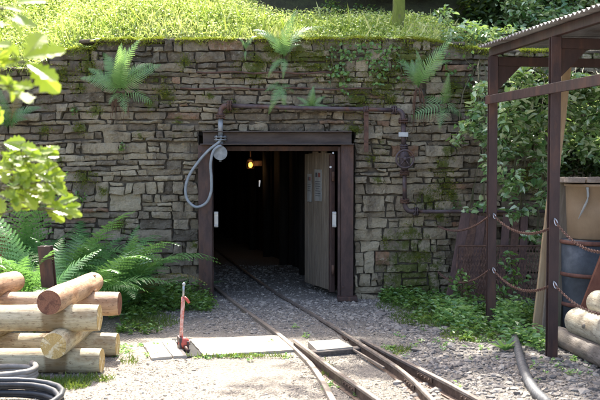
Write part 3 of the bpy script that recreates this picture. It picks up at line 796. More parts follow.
# ------------------------------------------------------------------ logs
def log(p0, p1, r, mat, end, label, group, cat='log', seed=0, taper=.94, bump=.055):
    p0, p1 = Vector(p0), Vector(p1); ax = (p1 - p0); L = ax.length; ax.normalize()
    y = Vector((0, 0, 1)).cross(ax).normalized(); z = ax.cross(y); rot = Matrix((ax, y, z)).transposed()
    root = empty('log', p0, label, cat, group, rot.to_euler())
    n, m_ = 36, max(8, int(L / .07)); bm = bmesh.new(); rings = []
    for i in range(m_ + 1):
        u = L * i / m_; rr = r * (1 + (taper - 1) * i / m_)
        e = 0
        if i == 0 or i == m_: e = .004
        ring = []
        for k in range(n):
            a = 2 * PI * k / n
            q = rr * (1 + bump * nz(math.cos(a) * 1.2 + seed, math.sin(a) * 1.2, u * 1.6 + seed) + bump * .5 * nz(math.cos(a) * 4 + seed, math.sin(a) * 4, u * 5)) - e
            ring.append(bm.verts.new((u, q * math.cos(a), q * math.sin(a))))
        rings.append(ring)
    for r0, r1 in zip(rings, rings[1:]):
        for k in range(n):
            f = bm.faces.new((r0[k], r0[(k + 1) % n], r1[(k + 1) % n], r1[k])); f.smooth = True
    # the two cut ends, each its own part
    for ring, u, s in ((rings[0], 0, -1), (rings[-1], L, 1)):
        bb = bmesh.new(); vs = [bb.verts.new(v.co + Vector((s * .002, 0, 0))) for v in ring]; c = bb.verts.new((u + s * .002, 0, 0))
        for k in range(n): bb.faces.new((vs[k], vs[(k + 1) % n], c))
        bmesh.ops.recalc_face_normals(bb, faces=bb.faces)
        me = bpy.data.meshes.new('cut_end'); bb.to_mesh(me); bb.free(); link('cut_end', me, M[end], root)
    me = None
    rk = random.Random(seed * 7)
    for _ in range(rk.randint(3, 6)):
        a = rk.random() * 2 * PI; u = rk.uniform(.12, L - .1); kr = rk.uniform(.010, .019)
        c = bmesh.ops.create_icosphere(bm, subdivisions=2, radius=kr)
        bmesh.ops.transform(bm, matrix=Matrix.Translation((u, r * .985 * math.cos(a), r * .985 * math.sin(a))) @ Matrix.Diagonal((1.5, .9, .9, 1)), verts=c['verts'])
    bmesh.ops.recalc_face_normals(bm, faces=bm.faces)
    me = bpy.data.meshes.new('trunk'); bm.to_mesh(me); bm.free(); link('trunk', me, M[mat], root)
    return root
LG = 'peeled logs stacked crosswise on the left'
def X(px, Y): return (px - 300) / F * Y
YF, YB = 7.12, 7.74
log((X(100, YF), YF, .098), (-3.9, YF + .05, .10), .100, 'banded_log', 'pale_end', 'long pale log lying along the ground at the front of the stack', LG, seed=1)
log((X(116, YB), YB, .10), (-3.9, YB, .10), .102, 'pale_log', 'pale_end', 'long log on the ground at the rear of the stack, mostly hidden', LG, seed=2)
log((X(52, 6.86), 6.84, .275), (-1.87, 8.05, .275), .104, 'pale_log', 'pale_end', 'lower crosswise log whose round yellow cracked end faces the camera', LG, seed=3)
log((-2.72, 6.84, .275), (-2.55, 8.05, .275), .10, 'pale_log', 'pale_end', 'lower crosswise log at the left edge of the photo', LG, seed=4)
log((X(98, YF), YF, .445), (-3.9, YF - .03, .445), .106, 'banded_log', 'pale_end', 'long pale log in the middle of the stack front with a darker brown band', LG, seed=5)
log((X(118, YB), YB + .02, .455), (-3.9, YB, .455), .102, 'pink_log', 'brown_end', 'long orange brown log at the rear of the stack, upper layer', LG, seed=6)
log((X(49, 6.86), 6.82, .615), (-1.86, 8.08, .60), .098, 'pink_log', 'brown_end', 'topmost crosswise log with dark brown round end facing the camera', LG, seed=7)
log((-2.78, 6.85, .61), (-2.56, 8.06, .61), .100, 'pink_log', 'brown_end', 'topmost crosswise log cut off by the left photo edge', LG, seed=8)
SG = 'logs stored under the lean-to roof'
log((2.38, 8.25, .085), (2.62, 5.9, .085), .088, 'grey_log', 'grey_end', 'dark grey log on the ground beneath the pale logs at the right', SG, seed=9)
log((2.72, 8.2, .11), (2.98, 5.9, .11), .11, 'grey_log', 'grey_end', 'grey log hidden beneath the pale logs at far right', SG, seed=12)
log((2.47, 7.98, .265), (2.83, 5.8, .265), .122, 'store_log', 'grey_end', 'pale barked log with a dark knot resting on the grey log at right', SG, seed=10)
log((2.63, 7.9, .445), (2.98, 5.8, .445), .112, 'store_log', 'grey_end', 'topmost pale log of the right pile, touched by the hanging chain', SG, seed=11)
# knot on the stored log
kp = Vector((2.40, 7.62, .29))
b = BM(); b.ico(kp + Vector((.02, 0, .0)), .035, (.5, 1.2, .8)); tag(b.build('knot', M['bark'], None), 'dark knot on the pale log under the lean-to', 'knot')
kn = bpy.data.objects['knot']; logs = [o_ for o_ in COL.objects if o_.name.startswith('log') and o_.get('label', '').startswith('pale barked')][0]
kn.parent = logs; kn.matrix_parent_inverse = pm_world(logs).inverted()
for k_ in ('label', 'category'): del kn[k_]
kn.data.materials.clear(); kn.data.materials.append(M['grey_end'])

# steel stakes behind the log stack
for px, w, ytop, lab, ln in ((50, .12, 246, 'maroon steel stake between the ferns behind the top crosswise log', .04), (2, .12, 234, 'rust red steel stake at the left photo edge behind the logs', -.02)):
    yy_ = 8.42 if px > 10 else 9.0; c = P(px, 280, yy_); t = P(px, ytop, yy_)
    b = BM(); hbeam(b, (c.x + ln, yy_, -.05), (c.x - ln, yy_, t.z), w, .10, .012, (1, 0, 0)); tag(b.build('steel_stake', M['steel_lean'] if px > 10 else M['rustsheet']), lab, 'stake', 'steel stakes holding the log stack')

# ------------------------------------------------------------------ coiled hoses
def coil(b, c, R_, r, turns, seed, dz=.03, sq=1.0):
    rn = random.Random(seed); pts = []
    ph = rn.random() * 6
    for i in range(int(turns * 22)):
        a = ph + i * 2 * PI / 22; q = R_ * (1 + .10 * nz(i * .11, seed, 0) - .05 * (i / 22 % 2))
        pts.append(Vector((c[0] + q * math.cos(a), c[1] + q * sq * math.sin(a), c[2] + r + dz * (i / 22) * .8 + .012 * nz(i * .2, seed, 4))))
    b.tube(pts, r, 10)
cc = G(10, 387, 0)
hz_ = empty('hose_coil', cc, 'coil of thick grey rubber hose lying by the log stack', 'hose')
b = BM(); coil(b, (cc.x, cc.y, 0), .19, .022, 4.3, 2, .036); b.build('hose', M['greyrubber'], hz_)
cc = G(-10, 418, 0)
b = BM(); coil(b, (cc.x, cc.y, 0), .47, .019, 5.4, 5, .034); tag(b.build('cable_coil', M['blackhose']), 'coil of black cable in the bottom left corner in front of grey hose', 'cable')

# black ribbed hose on the ground at right
pix = [(514, 334), (516, 343), (519, 353), (522, 365), (527, 378), (535, 391), (548, 404)]
pts = [G(a, c, .04) for a, c in pix]; d = (pts[-1] - pts[-2]).normalized(); pts.append(pts[-1] + d * .8); pts.insert(0, G(519, 326, .04))
sp, _ = smooth_path(pts, .04, 24)
b = BM(); b.tube(sp, [.036 + .003 * math.sin(i * 1.6) for i in range(len(sp))], 12); tag(b.build('ground_hose', M['groundhose']), 'thick dark ribbed hose snaking over the stones at right', 'hose')

# ------------------------------------------------------------------ pipework on the wall
pw = empty('wall_pipework', (0, YW, 1.5), 'old iron pipe run with flanges and valve fixed on the stone wall', 'pipe')
YP = YW - .12; S = 82.0
def pp(px, py, dy=0): return P(px, py, YP + dy)
def flange(b, c, axis, r=.055, t=.014, gap=.012):
    ax = Vector(axis).normalized(); c = Vector(c)
    for s in (-1, 1): b.tube([c + ax * (s * gap - t / 2), c + ax * (s * gap + t / 2)], r, 18)
    o_ = ax.orthogonal().normalized(); o2 = ax.cross(o_)
    for k in range(6):
        a = k * PI / 3; q = c + (o_ * math.cos(a) + o2 * math.sin(a)) * r * .76; b.tube([q - ax * .034, q + ax * .034], .0075, 6)
b = BM()
b.tube([pp(229, 105.5), pp(300, 108), pp(366, 109.3), pp(394, 110)], .026, 14); b.build('main_pipe', M['pipe'], pw)
b = BM(); b.tube([pp(394, 110), pp(399, 110.6), pp(402.5, 114), pp(403, 121)], .030, 14, sub=4); b.build('elbow', M['pipe'], pw)
b = BM(); b.tube([pp(229, 105.5), pp(224, 106.3), pp(220.8, 110), pp(220.5, 116)], .034, 14, sub=4); b.build('elbow', M['pipe'], pw)
for c, ax, r in ((pp(229.5, 105.5), (1, 0, 0), .062), (pp(220.5, 116.5), (0, 0, 1), .06), (pp(394, 110), (1, 0, 0), .055), (pp(403.2, 121), (0, 0, 1), .06), (pp(404, 147), (0, 0, 1), .05),
                 (pp(404.5, 173), (0, 0, 1), .06), (pp(404.7, 201), (0, 0, 1), .06), (pp(416, 211.5), (1, 0, 0), .055), (pp(366, 109.3), (1, 0, 0), .04)):
    bb = BM(); flange(bb, c, ax, r); bb.build('flange', M['rust'] if r > .058 else M['pipe'], pw)
b = BM(); b.tube([pp(220.5, 118), pp(220.5, 136)], .032, 14); b.build('drop_pipe', M['galv'], pw)
b = BM(); flange(b, pp(220.3, 138.5), (0, 0, 1), .078, .012, .016); b.build('flange', M['galv'], pw)
b = BM(); c = pp(220.5, 153); b.tube([c + Vector((0, -.02, 0)), c + Vector((0, -.045, 0))], .085, 24)
for k in range(4):
    a = PI / 4 + k * PI / 2; q = c + Vector((math.cos(a) * .062, -.05, math.sin(a) * .062)); b.tube([q, q + Vector((0, -.012, 0))], .010, 6)
b.tube([pp(220.4, 140), pp(220.4, 147), pp(220.4, 156), pp(220.3, 162)], [.036, .036, .022, .014], 10); b.build('blank_flange', M['galv'], pw)
b = BM(); b.tube([pp(403.2, 122), pp(403.8, 147)], .030, 12); b.build('riser_pipe', M['pipe'], pw); b = BM(); b.tube([pp(404.5, 172), pp(404.7, 201)], .026, 12)
b.tube([pp(404.7, 201), pp(405.5, 207), pp(409, 211), pp(416, 211.5)], .030, 12, sub=3); b.build('riser_pipe', M['pipe'], pw)
b = BM(); b.tube([pp(416, 211.5), pp(450, 211.5), pp(500, 211), pp(560, 211)], .024, 12); b.build('outlet_pipe', M['pipe'], pw)
b = BM(); c = pp(404.4, 160); b.tube([pp(404, 149), pp(404.2, 154), pp(404.4, 160), pp(404.4, 166), pp(404.5, 171)], [.035, .055, .07, .055, .035], 14); b.tube([c, c + Vector((0, -.13, 0))], [.03, .016], 10); b.build('valve_body', M['pipe'], pw)
b = BM(); c = pp(405, 159, -.14); b.torus(c, .105, .013, (0.1, -1, 0), 32, 8); b.ico(c, .026)
for k in range(5):
    a = k * 2 * PI / 5 + .3; b.tube([c, c + Vector((math.cos(a) * .105, 0, math.sin(a) * .105))], .009, 6)
b.build('handwheel', M['pipe'], pw)
b = BM(); b.box(pp(403.4, 134.5, -.05), (.115, .006, .055), Euler((0, .02, 0)), .002); b.build('nameplate', M['silver'], pw)
b = BM(); b.box(pp(366.2, 131), (.055, .02, .50), Euler((0, 0, 0)), .003); b.box(pp(366.2, 115, .05), (.05, .14, .02), None, .002); b.build('bracket', M['rust'], pw)
b = BM()
for px in (250, 285, 320, 350): b.box(pp(px, 107 + (px - 229) * .026, .06), (.022, .14, .018), None, .002)
b.build('bracket', M['rust'], pw)
for y_, xa, xb, lab in ((72.5, 196, 332, 'upper thin rusty rod running along the wall under the wall top'), (88.5, 180, 372, 'lower thin rusty rod running along the wall above the pipe')):
    b = BM(); pts = [P(xa + (xb - xa) * i / 14, y_ + .9 * math.sin(i * 1.3) + (i - 7) * .08, YW - .055) for i in range(15)]
    b.tube(pts, .011, 6); tag(b.build('wall_rod', M['rust']), lab, 'rod', 'rusty rods on the wall')
# hanging hose loop
pts = [pp(221, 139, -.05), pp(218, 143, -.06), pp(209, 150, -.05), pp(199, 161, -.04), pp(189.5, 175, -.03), pp(185.5, 188, -.03), pp(187.5, 200, -.03), pp(196, 207, -.04), pp(206, 203, -.05), pp(211, 192, -.07), pp(211.3, 178, -.08), pp(210.6, 164, -.09), pp(213, 152, -.1), pp(217.5, 147, -.09), pp(221, 146, -.07)]
b = BM(); b.tube(pts, .017, 10, sub=6); tag(b.build('hanging_hose', M['hose']), 'loop of light grey hose hanging from the galvanised pipe left of the doorway', 'hose')

# ------------------------------------------------------------------ lean-to shelter
P1 = Vector((1.93, 9.05, 0)); P2 = Vector((2.155, 7.65, 0)); sd = (P2 - P1).normalized(); sp_ = (P2 - P1).length; sr = Vector((-sd.y, sd.x, 0))   # sr points right/back
P3 = P2 + sd * sp_
ln = empty('lean_to_shelter', P2, 'open maroon steel lean-to with corrugated roof at the right', 'shelter')
HB = 2.74
def yrot(v): return Matrix((sd, sr, Vector((0, 0, 1)))).transposed()
RM = yrot(0)
Wd = 2.2
for p in (P1, P2, P3, P1 + sr * Wd, P2 + sr * Wd, P3 + sr * Wd):
    b = BM(); hbeam(b, p + Vector((0, 0, -.1)), p + Vector((0, 0, HB - .002)), .085, .085, .010, (1, 0, 0)); b.build('post', M['steel_lean'], ln)
for off in (0, Wd):
    b = BM(); a0, a1 = P1 - sd * .05 + sr * off, P3 + sd * .5 + sr * off; b.box((a0 + a1) / 2 + Vector((0, 0, HB + .04)), ((a1 - a0).length, .05, .08), RM, .004); b.build('eaves_beam', M['steel_lean'], ln)
for p in (P1, P2, P3):
    b = BM(); c = p + sr * (Wd / 2) + Vector((0, 0, HB - .055)); b.box(c, (.05, Wd - .09, .09), RM, .004); b.build('cross_beam', M['steel_lean'], ln)
    b = BM(); q = p + sr * .05 + Vector((0, 0, HB - .101)); b.prism([q - sd * .005, q + sr * .24 - sd * .005, q - Vector((0, 0, .24)) - sd * .005], sd * .01); b.build('gusset', M['steel_lean'], ln)
b = BM(); a0, a1 = P1 - sd * .045 - sr * .0, P3 + sd * .4; zc = 2.30
b.box((a0 + a1) / 2 + Vector((0, 0, zc)) - sr * .055, ((a1 - a0).length, .018, .085), RM, .003); b.build('guard_rail', M['steel_lean'], ln)
for s_ in (.7, 1.5):
    b = BM(); a0, a1 = P1 + sr * s_ - sd * .1, P3 + sr * s_ + sd * .4; b.box((a0 + a1) / 2 + Vector((0, 0, HB + .03)), ((a1 - a0).length, .05, .06), RM, .003); b.build('purlin', M['steel_lean'], ln)
# corrugated sheets: waves run along sd, ribs run along sr; three sheets
nU = 0
LR = 3.75; per = .076
for sh_ in range(5):
    u0, u1 = sh_ * .76, (sh_ + 1) * .76 + .05
    us = np.arange(u0, u1 + .001, per / 8); vs = np.linspace(-.13, Wd + .25, 10)
    bV = []
    for side in (0, 1):
        for v in vs:
            for u in us:
                z = HB + .098 + .012 * math.sin(2 * PI * u / per) + .03 * v + .004 * nz(u * 2, v * 2, sh_) + (.003 if sh_ % 2 else 0) - .0018 * side
                p = P1 + sd * (u - .07) + sr * v; bV.append((p.x, p.y, z))
    nu_, nv_ = len(us), len(vs); Fq = []
    for side in (0, 1):
        o0 = side * nu_ * nv_
        for j in range(nv_ - 1):
            for i in range(nu_ - 1):
                k = o0 + j * nu_ + i; Fq.append((k, k + 1, k + nu_ + 1, k + nu_) if side == 0 else (k, k + nu_, k + nu_ + 1, k + 1))
    for i in range(nu_ - 1):
        o0 = nu_ * nv_; Fq.append((i, o0 + i, o0 + i + 1, i + 1))
    V_ = np.array(bV) - np.array(ln.location)
    link('roof_sheet', npmesh('roof_sheet', V_, np.array(Fq), True), M['corr'], ln)

# chains
def chain(p0, p1, sag, label, link_l=.033, end0=True):
    p0, p1 = Vector(p0), Vector(p1); n = 60
    pts = [p0.lerp(p1, i / n) - Vector((0, 0, sag * 4 * (i / n) * (1 - i / n))) for i in range(n + 1)]
    # resample
    L = [0]
    for a, c in zip(pts, pts[1:]): L.append(L[-1] + (c - a).length)
    k = int(L[-1] / (link_l * .74)); b = BM()
    root = empty('chain', p0, label, 'chain', 'rusty guard chains')
    for i in range(k):
        s = (i + .5) / k * L[-1]; j = max(q for q in range(n) if L[q] <= s)
        p = pts[j].lerp(pts[j + 1], (s - L[j]) / (L[j + 1] - L[j])); t = (pts[j + 1] - pts[j]).normalized()
        sdv = t.cross(Vector((0, 0, 1))).normalized(); u = sdv if i % 2 else sdv.cross(t).normalized(); u = (u + .5 * sdv.cross(t) * (1 if i % 2 else -1)).normalized()
        w = link_l * .32; hl = link_l / 2 - w * .9
        loop = []
        for q in range(10):
            a = 2 * PI * q / 10; loop.append(p + t * (math.cos(a) * w + (hl if math.cos(a) > 0 else -hl)) + u * math.sin(a) * w)
        # closed tube
        nrm = t.cross(u); rings = []
        for q in range(10):
            tt = (loop[(q + 1) % 10] - loop[q - 1]).normalized(); aa = tt.cross(nrm)
            rings.append([b.bm.verts.new(loop[q] + (aa * math.cos(x_) + nrm * math.sin(x_)) * .0038) for x_ in (0, PI / 2, PI, 3 * PI / 2)])
        for q in range(10):
            r0, r1 = rings[q], rings[(q + 1) % 10]
            for x_ in range(4): b.bm.faces.new((r0[x_], r0[(x_ + 1) % 4], r1[(x_ + 1) % 4], r1[x_]))
    b.build('chain_links', M['chain'], root)
    if end0:
        b = BM(); d = (pts[3] - pts[0]).normalized()
        b.tube([p0 - d * .01 + Vector((0, 0, .018)), p0 + d * .012 + Vector((.009, -.01, .010)), p0 + d * .04 + Vector((.007, -.01, -.010)), p0 + d * .042 + Vector((-.008, -.01, -.016)), p0 + d * .01 + Vector((-.010, -.01, .0)), p0 - d * .01 + Vector((0, 0, .018))], .0048, 6, sub=3)
        b.build('snap_hook', M['silver'], root)
f1, f2, f3 = (p + Vector((0, -.055, 0)) for p in (P1, P2, P3))
zU, zL = 1.155, .60
chain(f1 + Vector((.01, 0, zU - .01)), f2 + Vector((-.03, .06, zU - .04)), .10, 'upper rusty chain sagging between the two maroon posts')
chain(f1 + Vector((.01, 0, zL + .0)), f2 + Vector((-.03, .06, zL + .02)), .11, 'lower rusty chain sagging between the two maroon posts')
chain(f2 + Vector((.0, 0, zU + .03)), f3 + Vector((-.03, .06, zU)), .17, 'upper rusty chain right of the near maroon post')
chain(f2 + Vector((.0, 0, zL + .05)), f3 + Vector((-.03, .06, zL + .06)), .13, 'lower rusty chain right of the near maroon post over the logs')
chain(f1 + Vector((-.03, 0, zU - .01)), P(438, 226, YW - .05), .10, 'upper rusty chain from the far maroon post to the wall', end0=False)
chain(f1 + Vector((-.03, 0, zL)), P(438, 272, YW - .05), .13, 'lower rusty chain from the far maroon post to the wall', end0=False)

# ------------------------------------------------------------------ things stored under and by the lean-to
def board(pb, pt, w, t, mat, name, label, cat, group=None, wdir=None, seed=0):
    """leaning board from bottom centre pb to top centre pt"""
    pb, pt = Vector(pb), Vector(pt); ax = (pt - pb); L = ax.length; ax.normalize()
    wd = Vector(wdir or (1, 0, 0)); wd = (wd - ax * wd.dot(ax)).normalized(); nn = ax.cross(wd)
    rot = Matrix((wd, nn, ax)).transposed()
    root_loc = pb
    bm = bmesh.new(); rings = []; k = 16
    for i in range(k + 1):
        u = i / k * L; e = .004 * nz(u * 4, seed, 0); e2 = .006 * nz(u * 3, seed, 5)
        rings.append([bm.verts.new((x_ * w / 2 + e2 + (e if x_ > 0 else -e), y_ * t / 2, u)) for x_, y_ in ((-1, -1), (1, -1), (1, 1), (-1, 1))])
    for r0, r1 in zip(rings, rings[1:]):
        for q in range(4): bm.faces.new((r0[q], r0[(q + 1) % 4], r1[(q + 1) % 4], r1[q]))
    bm.faces.new(rings[0][::-1]); bm.faces.new(rings[-1]); bmesh.ops.recalc_face_normals(bm, faces=bm.faces)
    bmesh.ops.bevel(bm, geom=[e for e in bm.edges if len(e.link_faces) == 2 and e.calc_face_angle() > 1.2], offset=.004, segments=1, affect='EDGES')
    me = bpy.data.meshes.new(name); bm.to_mesh(me); bm.free()
    o = link(name, me, M[mat]); o.location = pb; o.rotation_euler = rot.to_euler(); tag(o, label, cat, group); return o
YL = 8.75
board(P(536.5, 333, YL - .02), P(568.5, 50, YL + .5), .09, .05, 'freshwood', 'leaning_plank', 'tall pale sawn plank leaning behind the near maroon post', 'plank')
board(P(550, 337, YL - .10), P(562.5, 182, YL + .12), .17, .04, 'greywood', 'leaning_plank', 'wide weathered grey brown plank beside the barrel', 'plank')
rn = random.Random(4)
RG = 'dark rusty boards leaning against the wall'
specs = [(450, 466, 213), (461, 473, 214), (471, 481, 216), (481, 489, 220), (499, 507, 214), (511, 516, 212), (521, 524, 216)]
labs = ['leftmost dark rusty board leaning on the wall under the outlet pipe', 'second dark rusty board from the left beside the mesh panel', 'third dark rusty board from the left, under the outlet pipe', 'fourth dark rusty board leaning just left of the far maroon post',
        'dark rusty board just right of the far maroon post', 'dark rusty board in the middle between the maroon posts', 'dark rusty board nearest the pale plank behind the mesh panel']
for i, (a, c, yt) in enumerate(specs):
    board(P(a, 303, 10.45), P(c, yt, YW - .14), .115 if i < 4 else .09, .03, 'rust' if i % 2 else 'board_rust', 'rusty_board', labs[i], 'board', RG, seed=i)
# expanded metal panel
mp = empty('mesh_panel', P(500, 302, 10.15), 'dark rusty expanded metal mesh panel leaning behind the far maroon post', 'panel')
a0, a1, a2, a3 = P(455, 306, 10.10), P(547, 306, 10.10), P(545, 246, 10.42), P(458, 246, 10.42)
b = BM()
for q0, q1 in ((a0, a1), (a1, a2), (a2, a3), (a3, a0)): b.tube([q0, q1], .012, 6)
b.build('panel_frame', M['rust'], mp)
b = BM(); nc, nr = 28, 11
for j in range(nr):
    for i in range(nc):
        def q(u, v): return a0.lerp(a1, u).lerp(a3.lerp(a2, u), v)
        u0 = (i + (.5 if j % 2 else 0)) / nc; 
        if u0 + .5 / nc > 1: continue
        v0, v1 = j / nr, (j + 1) / nr
        for ua, ub in ((u0, u0 + .5 / nc), (u0, max(0, u0 - .5 / nc))):
            A_, B_ = q(ua, v0), q(ub, v1); d_ = (B_ - A_); s_ = Vector((.0045, 0, 0)); tt = Vector((0, .008, .002))
            b.prism([A_ - s_, A_ + s_, B_ + s_, B_ - s_], tt)
b.build('mesh_infill', M['rust'], mp)
board(P(456, 308, 9.95), P(548, 304, 9.95), .13, .05, 'darkwood', 'kick_board', 'dark plank lying along the foot of the mesh panel', 'board', wdir=(0, 0, 1))

# drum with tub
dc = Vector((2.86, 8.72, 0))
dm = empty('steel_drum', dc, 'dark blue grey drum with rusty hoops under the beige tub', 'barrel')
def lathe(b, c, prof, n=40):
    rings = []
    for r, z in prof: rings.append([b.bm.verts.new((c[0] + r * math.cos(2 * PI * k / n), c[1] + r * math.sin(2 * PI * k / n), c[2] + z)) for k in range(n)])
    for r0, r1 in zip(rings, rings[1:]):
        for k in range(n): f = b.bm.faces.new((r0[k], r0[(k + 1) % n], r1[(k + 1) % n], r1[k])); f.smooth = True
    b.bm.faces.new(rings[0][::-1]); b.bm.faces.new(rings[-1]); return b
rD = .315
b = BM(); lathe(b, dc, [(rD - .01, .0), (rD, .01), (rD, .29), (rD + .006, .31), (rD, .33), (rD, .60), (rD + .006, .62), (rD, .64), (rD - .004, .93), (rD - .03, .94)]); b.build('drum_body', M['drum'], dm)
for z in (.02, .31, .60, .91):
    b = BM(); lathe(b, dc, [(rD + .004, z - .02), (rD + .014, z - .012), (rD + .014, z + .012), (rD + .004, z + .02)]); b.build('hoop', M['drumrust'], dm)
tc_ = dc + Vector((.0, 0, .942))
tb = empty('beige_tub', tc_, 'beige plastic tub with rough wooden lid standing on the drum', 'tub')
b = BM(); lathe(b, tc_, [(.245, 0), (.255, .01), (.268, .3), (.275, .50), (.29, .505), (.29, .53), (.27, .53)]); b.build('tub_body', M['tub'], tb)
b = BM(); t0 = tc_ + Vector((-.15, -.235, .50))
sv = [t0, t0 + Vector((.0, -.02, -.10)), t0 + Vector((-.03, -.005, -.19)), t0 + Vector((-.075, .02, -.30))]
pl, rl = smooth_path(sv, [.016, .008, .012, .003], 6)
rl = [q_ * (1 + .6 * nz(i_ * .9, 3)) for i_, q_ in enumerate(rl)]
b.tube(pl, rl, 5); b.build('torn_film', M['white'], tb)
b = BM(); rn = random.Random(8)
for row in range(1):
    x = -.33
    while x < .33:
        w = rn.uniform(.14, .26); b.box(tc_ + Vector((x + w / 2, rn.uniform(-.02, .02), .565 + row * .052)), (w - .004, .60 - .1 * abs(x), .055), Euler((rn.uniform(-.03, .03), rn.uniform(-.05, .05), rn.uniform(-.06, .06))), .010, 2); x += w
b.build('lid', M['lidwood'], tb)
# rust sheet
q = [P(571, 332, 8.12), P(622, 326, 8.0), P(622, 210, 8.25), P(600, 256, 8.25)]
b = BM(); b.prism(q, (.0, .012, 0)); tag(b.build('rusty_sheet', M['rustsheet']), 'red brown rusty metal sheet leaning in front of the drum', 'sheet')

# ------------------------------------------------------------------ ferns
def frond_mesh(seed, e0=80, e1=-15, np_=24, wid=.20, lobes=7, curl=.12):
    rn = random.Random(seed); V_, F_, T_ = [], [], []
    n = 30; p = Vector((0, 0, 0)); pts = []
    for i in range(n + 1):
        t = i / n; e = R(e0 + (e1 - e0) * t ** 1.15); tg = Vector((curl * math.sin(t * 3) * .5, math.cos(e), math.sin(e))).normalized(); pts.append((p.copy(), tg)); p = p + tg / n
    def at(t):
        k = min(n - 1, int(t * n)); f = t * n - k; return pts[k][0].lerp(pts[k + 1][0], f), pts[k][1]
    def tri(a, b_, c_, ti):
        k = len(V_); V_.extend([a, b_, c_]); F_.append((k, k + 1, k + 2)); T_.extend([ti] * 3)
    # rachis
    for k in range(14):
        a, ta = at(k / 14); c, _ = at((k + 1) / 14); w = .0065 * (1 - k / 15); s = Vector((1, 0, 0)) * w
        tri(a - s, a + s, c, .2); tri(a - s * .3 , c - s * .8, c + s * .8, .2)
    for k in range(np_):
        t = .14 + .85 * (k / (np_ - 1)) ** .92
        c, tg = at(t); nrm = Vector((1, 0, 0)).cross(tg).normalized()
        shape = math.sin(PI * min(1, (t - .02) ** .75)) ** .8 if t < .98 else .1
        shape = (1 - t) ** .75 * min(1, (t + .12) * 2.2)
        for s in (-1, 1):
            Lp = wid * shape * rn.uniform(.88, 1.08) + .008; fw = .30 + .5 * t
            d = (Vector((s, 0, 0)) + tg * fw + nrm * rn.uniform(-.12, .25)).normalized(); side = nrm.cross(d).normalized()
            w = min(.030, .85 / np_ * .72) * (.6 + .4 * shape)
            q = lobes if Lp > .05 else 3; prev = c; ti = .25 + .5 * rn.random()
            for j in range(q):
                u0, u1 = j / q, (j + 1) / q; dr_ = -nrm * (Lp * .22)
                a = c + d * Lp * u0 + dr_ * u0 * u0; e = c + d * Lp * u1 + dr_ * u1 * u1
                ww = w * (1 - u0 * .78)
                m1 = a.lerp(e, .62)
                tri(a, m1 + side * ww + d * ww * .25, e, ti); tri(a, e, m1 - side * ww + d * ww * .25, ti)
                tri(a.lerp(e, -.1), a.lerp(e, .35) + side * ww * .8, m1, ti)
    return npmesh('frond', np.array([tuple(v) for v in V_]), np.array(F_), False, {'tint': T_})
FR = {'arch': [frond_mesh(i, 78, -25, 26, .25) for i in range(3)], 'flat': [frond_mesh(10 + i, 35, -20, 22, .22) for i in range(2)],
      'up': [frond_mesh(20 + i, 86, 25, 26, .23) for i in range(3)], 'hang': [frond_mesh(30 + i, 20, -80, 24, .2) for i in range(2)], 'broad': [frond_mesh(40 + i, 30, -50, 15, .34, 7) for i in range(2)]}
FRL = {k: [m.copy() for m in v] for k, v in FR.items()}; FRD = {k: [m.copy() for m in v] for k, v in FR.items()}
M['fern_dry'] = mat_leaf('fern_dry', (.16, .12, .04), (.30, .24, .09), .6, .3)
def fern(name, loc, label, fronds, group='ferns', rot=(0, 0, 0), root=False, lit=False):
    r_ = empty(name, loc, label, 'fern', group, rot)
    for (az, L_, kind) in fronds:
        dry = random.random() < .03; me = random.choice((FRD if dry else FRL if lit else FR)[kind])
        o_ = bpy.data.objects.new('frond', me); COL.objects.link(o_); o_.parent = r_
        if not me.materials: me.materials.append(M['fern_dry' if dry else 'fern_lit' if lit else 'fern'])
        o_.rotation_euler = (R(random.uniform(-14, 10)), R(random.uniform(-18, 18)), R(az)); o_.scale = (L_,) * 3
    return r_
# az 0 = away (+Y), 90 = toward -X (left), -90 = right, 180 = toward the camera
def clump(px, py, L_, n, label, Y=None, kinds=('arch', 'up', 'arch', 'arch'), lit=False, seed=1, spread=360, mid=0):
    rn = random.Random(seed)
    c = G(px, py, 0) if Y is None else Vector((P(px, py, Y).x, Y, 0))
    fr = [(mid + spread * (i + rn.uniform(-.3, .3)) / n - spread / 2, L_ * 1.28 * rn.uniform(.7, 1.12), rn.choice(kinds)) for i in range(n)]
    return fern('fern', c, label, fr, 'ferns growing at the foot of the wall and behind the logs', lit=lit)
clump(30, 0, 1.05, 15, 'big fern clump directly behind the top left logs with sunlit arching tips', Y=8.75, seed=1)
clump(2, 0, .98, 11, 'fern clump at the left photo edge behind the stake', Y=9.0, seed=2)
clump(84, 0, .95, 15, 'fern clump right of the maroon stake behind the logs', Y=9.3, seed=3)
clump(118, 0, 1.05, 15, 'lush fern clump against the wall right of the log stack', Y=9.8, seed=4)
clump(124, 0, .86, 14, 'tall fern clump against the wall between the logs and the hose loop', Y=10.05, seed=5)
clump(146, 0, .64, 12, 'rightmost fern clump with long fronds reaching under the hose loop', Y=10.35, seed=6, mid=140, spread=260)
clump(66, 0, 1.2, 13, 'tall fern clump at the wall behind the oak leaves', Y=10.2, seed=7)
clump(20, 0, 1.25, 11, 'tall fern clump at the wall near the left photo edge', Y=10.2, seed=8)
clump(204, 296, .30, 6, 'small fern at the foot of the left door post', seed=9)
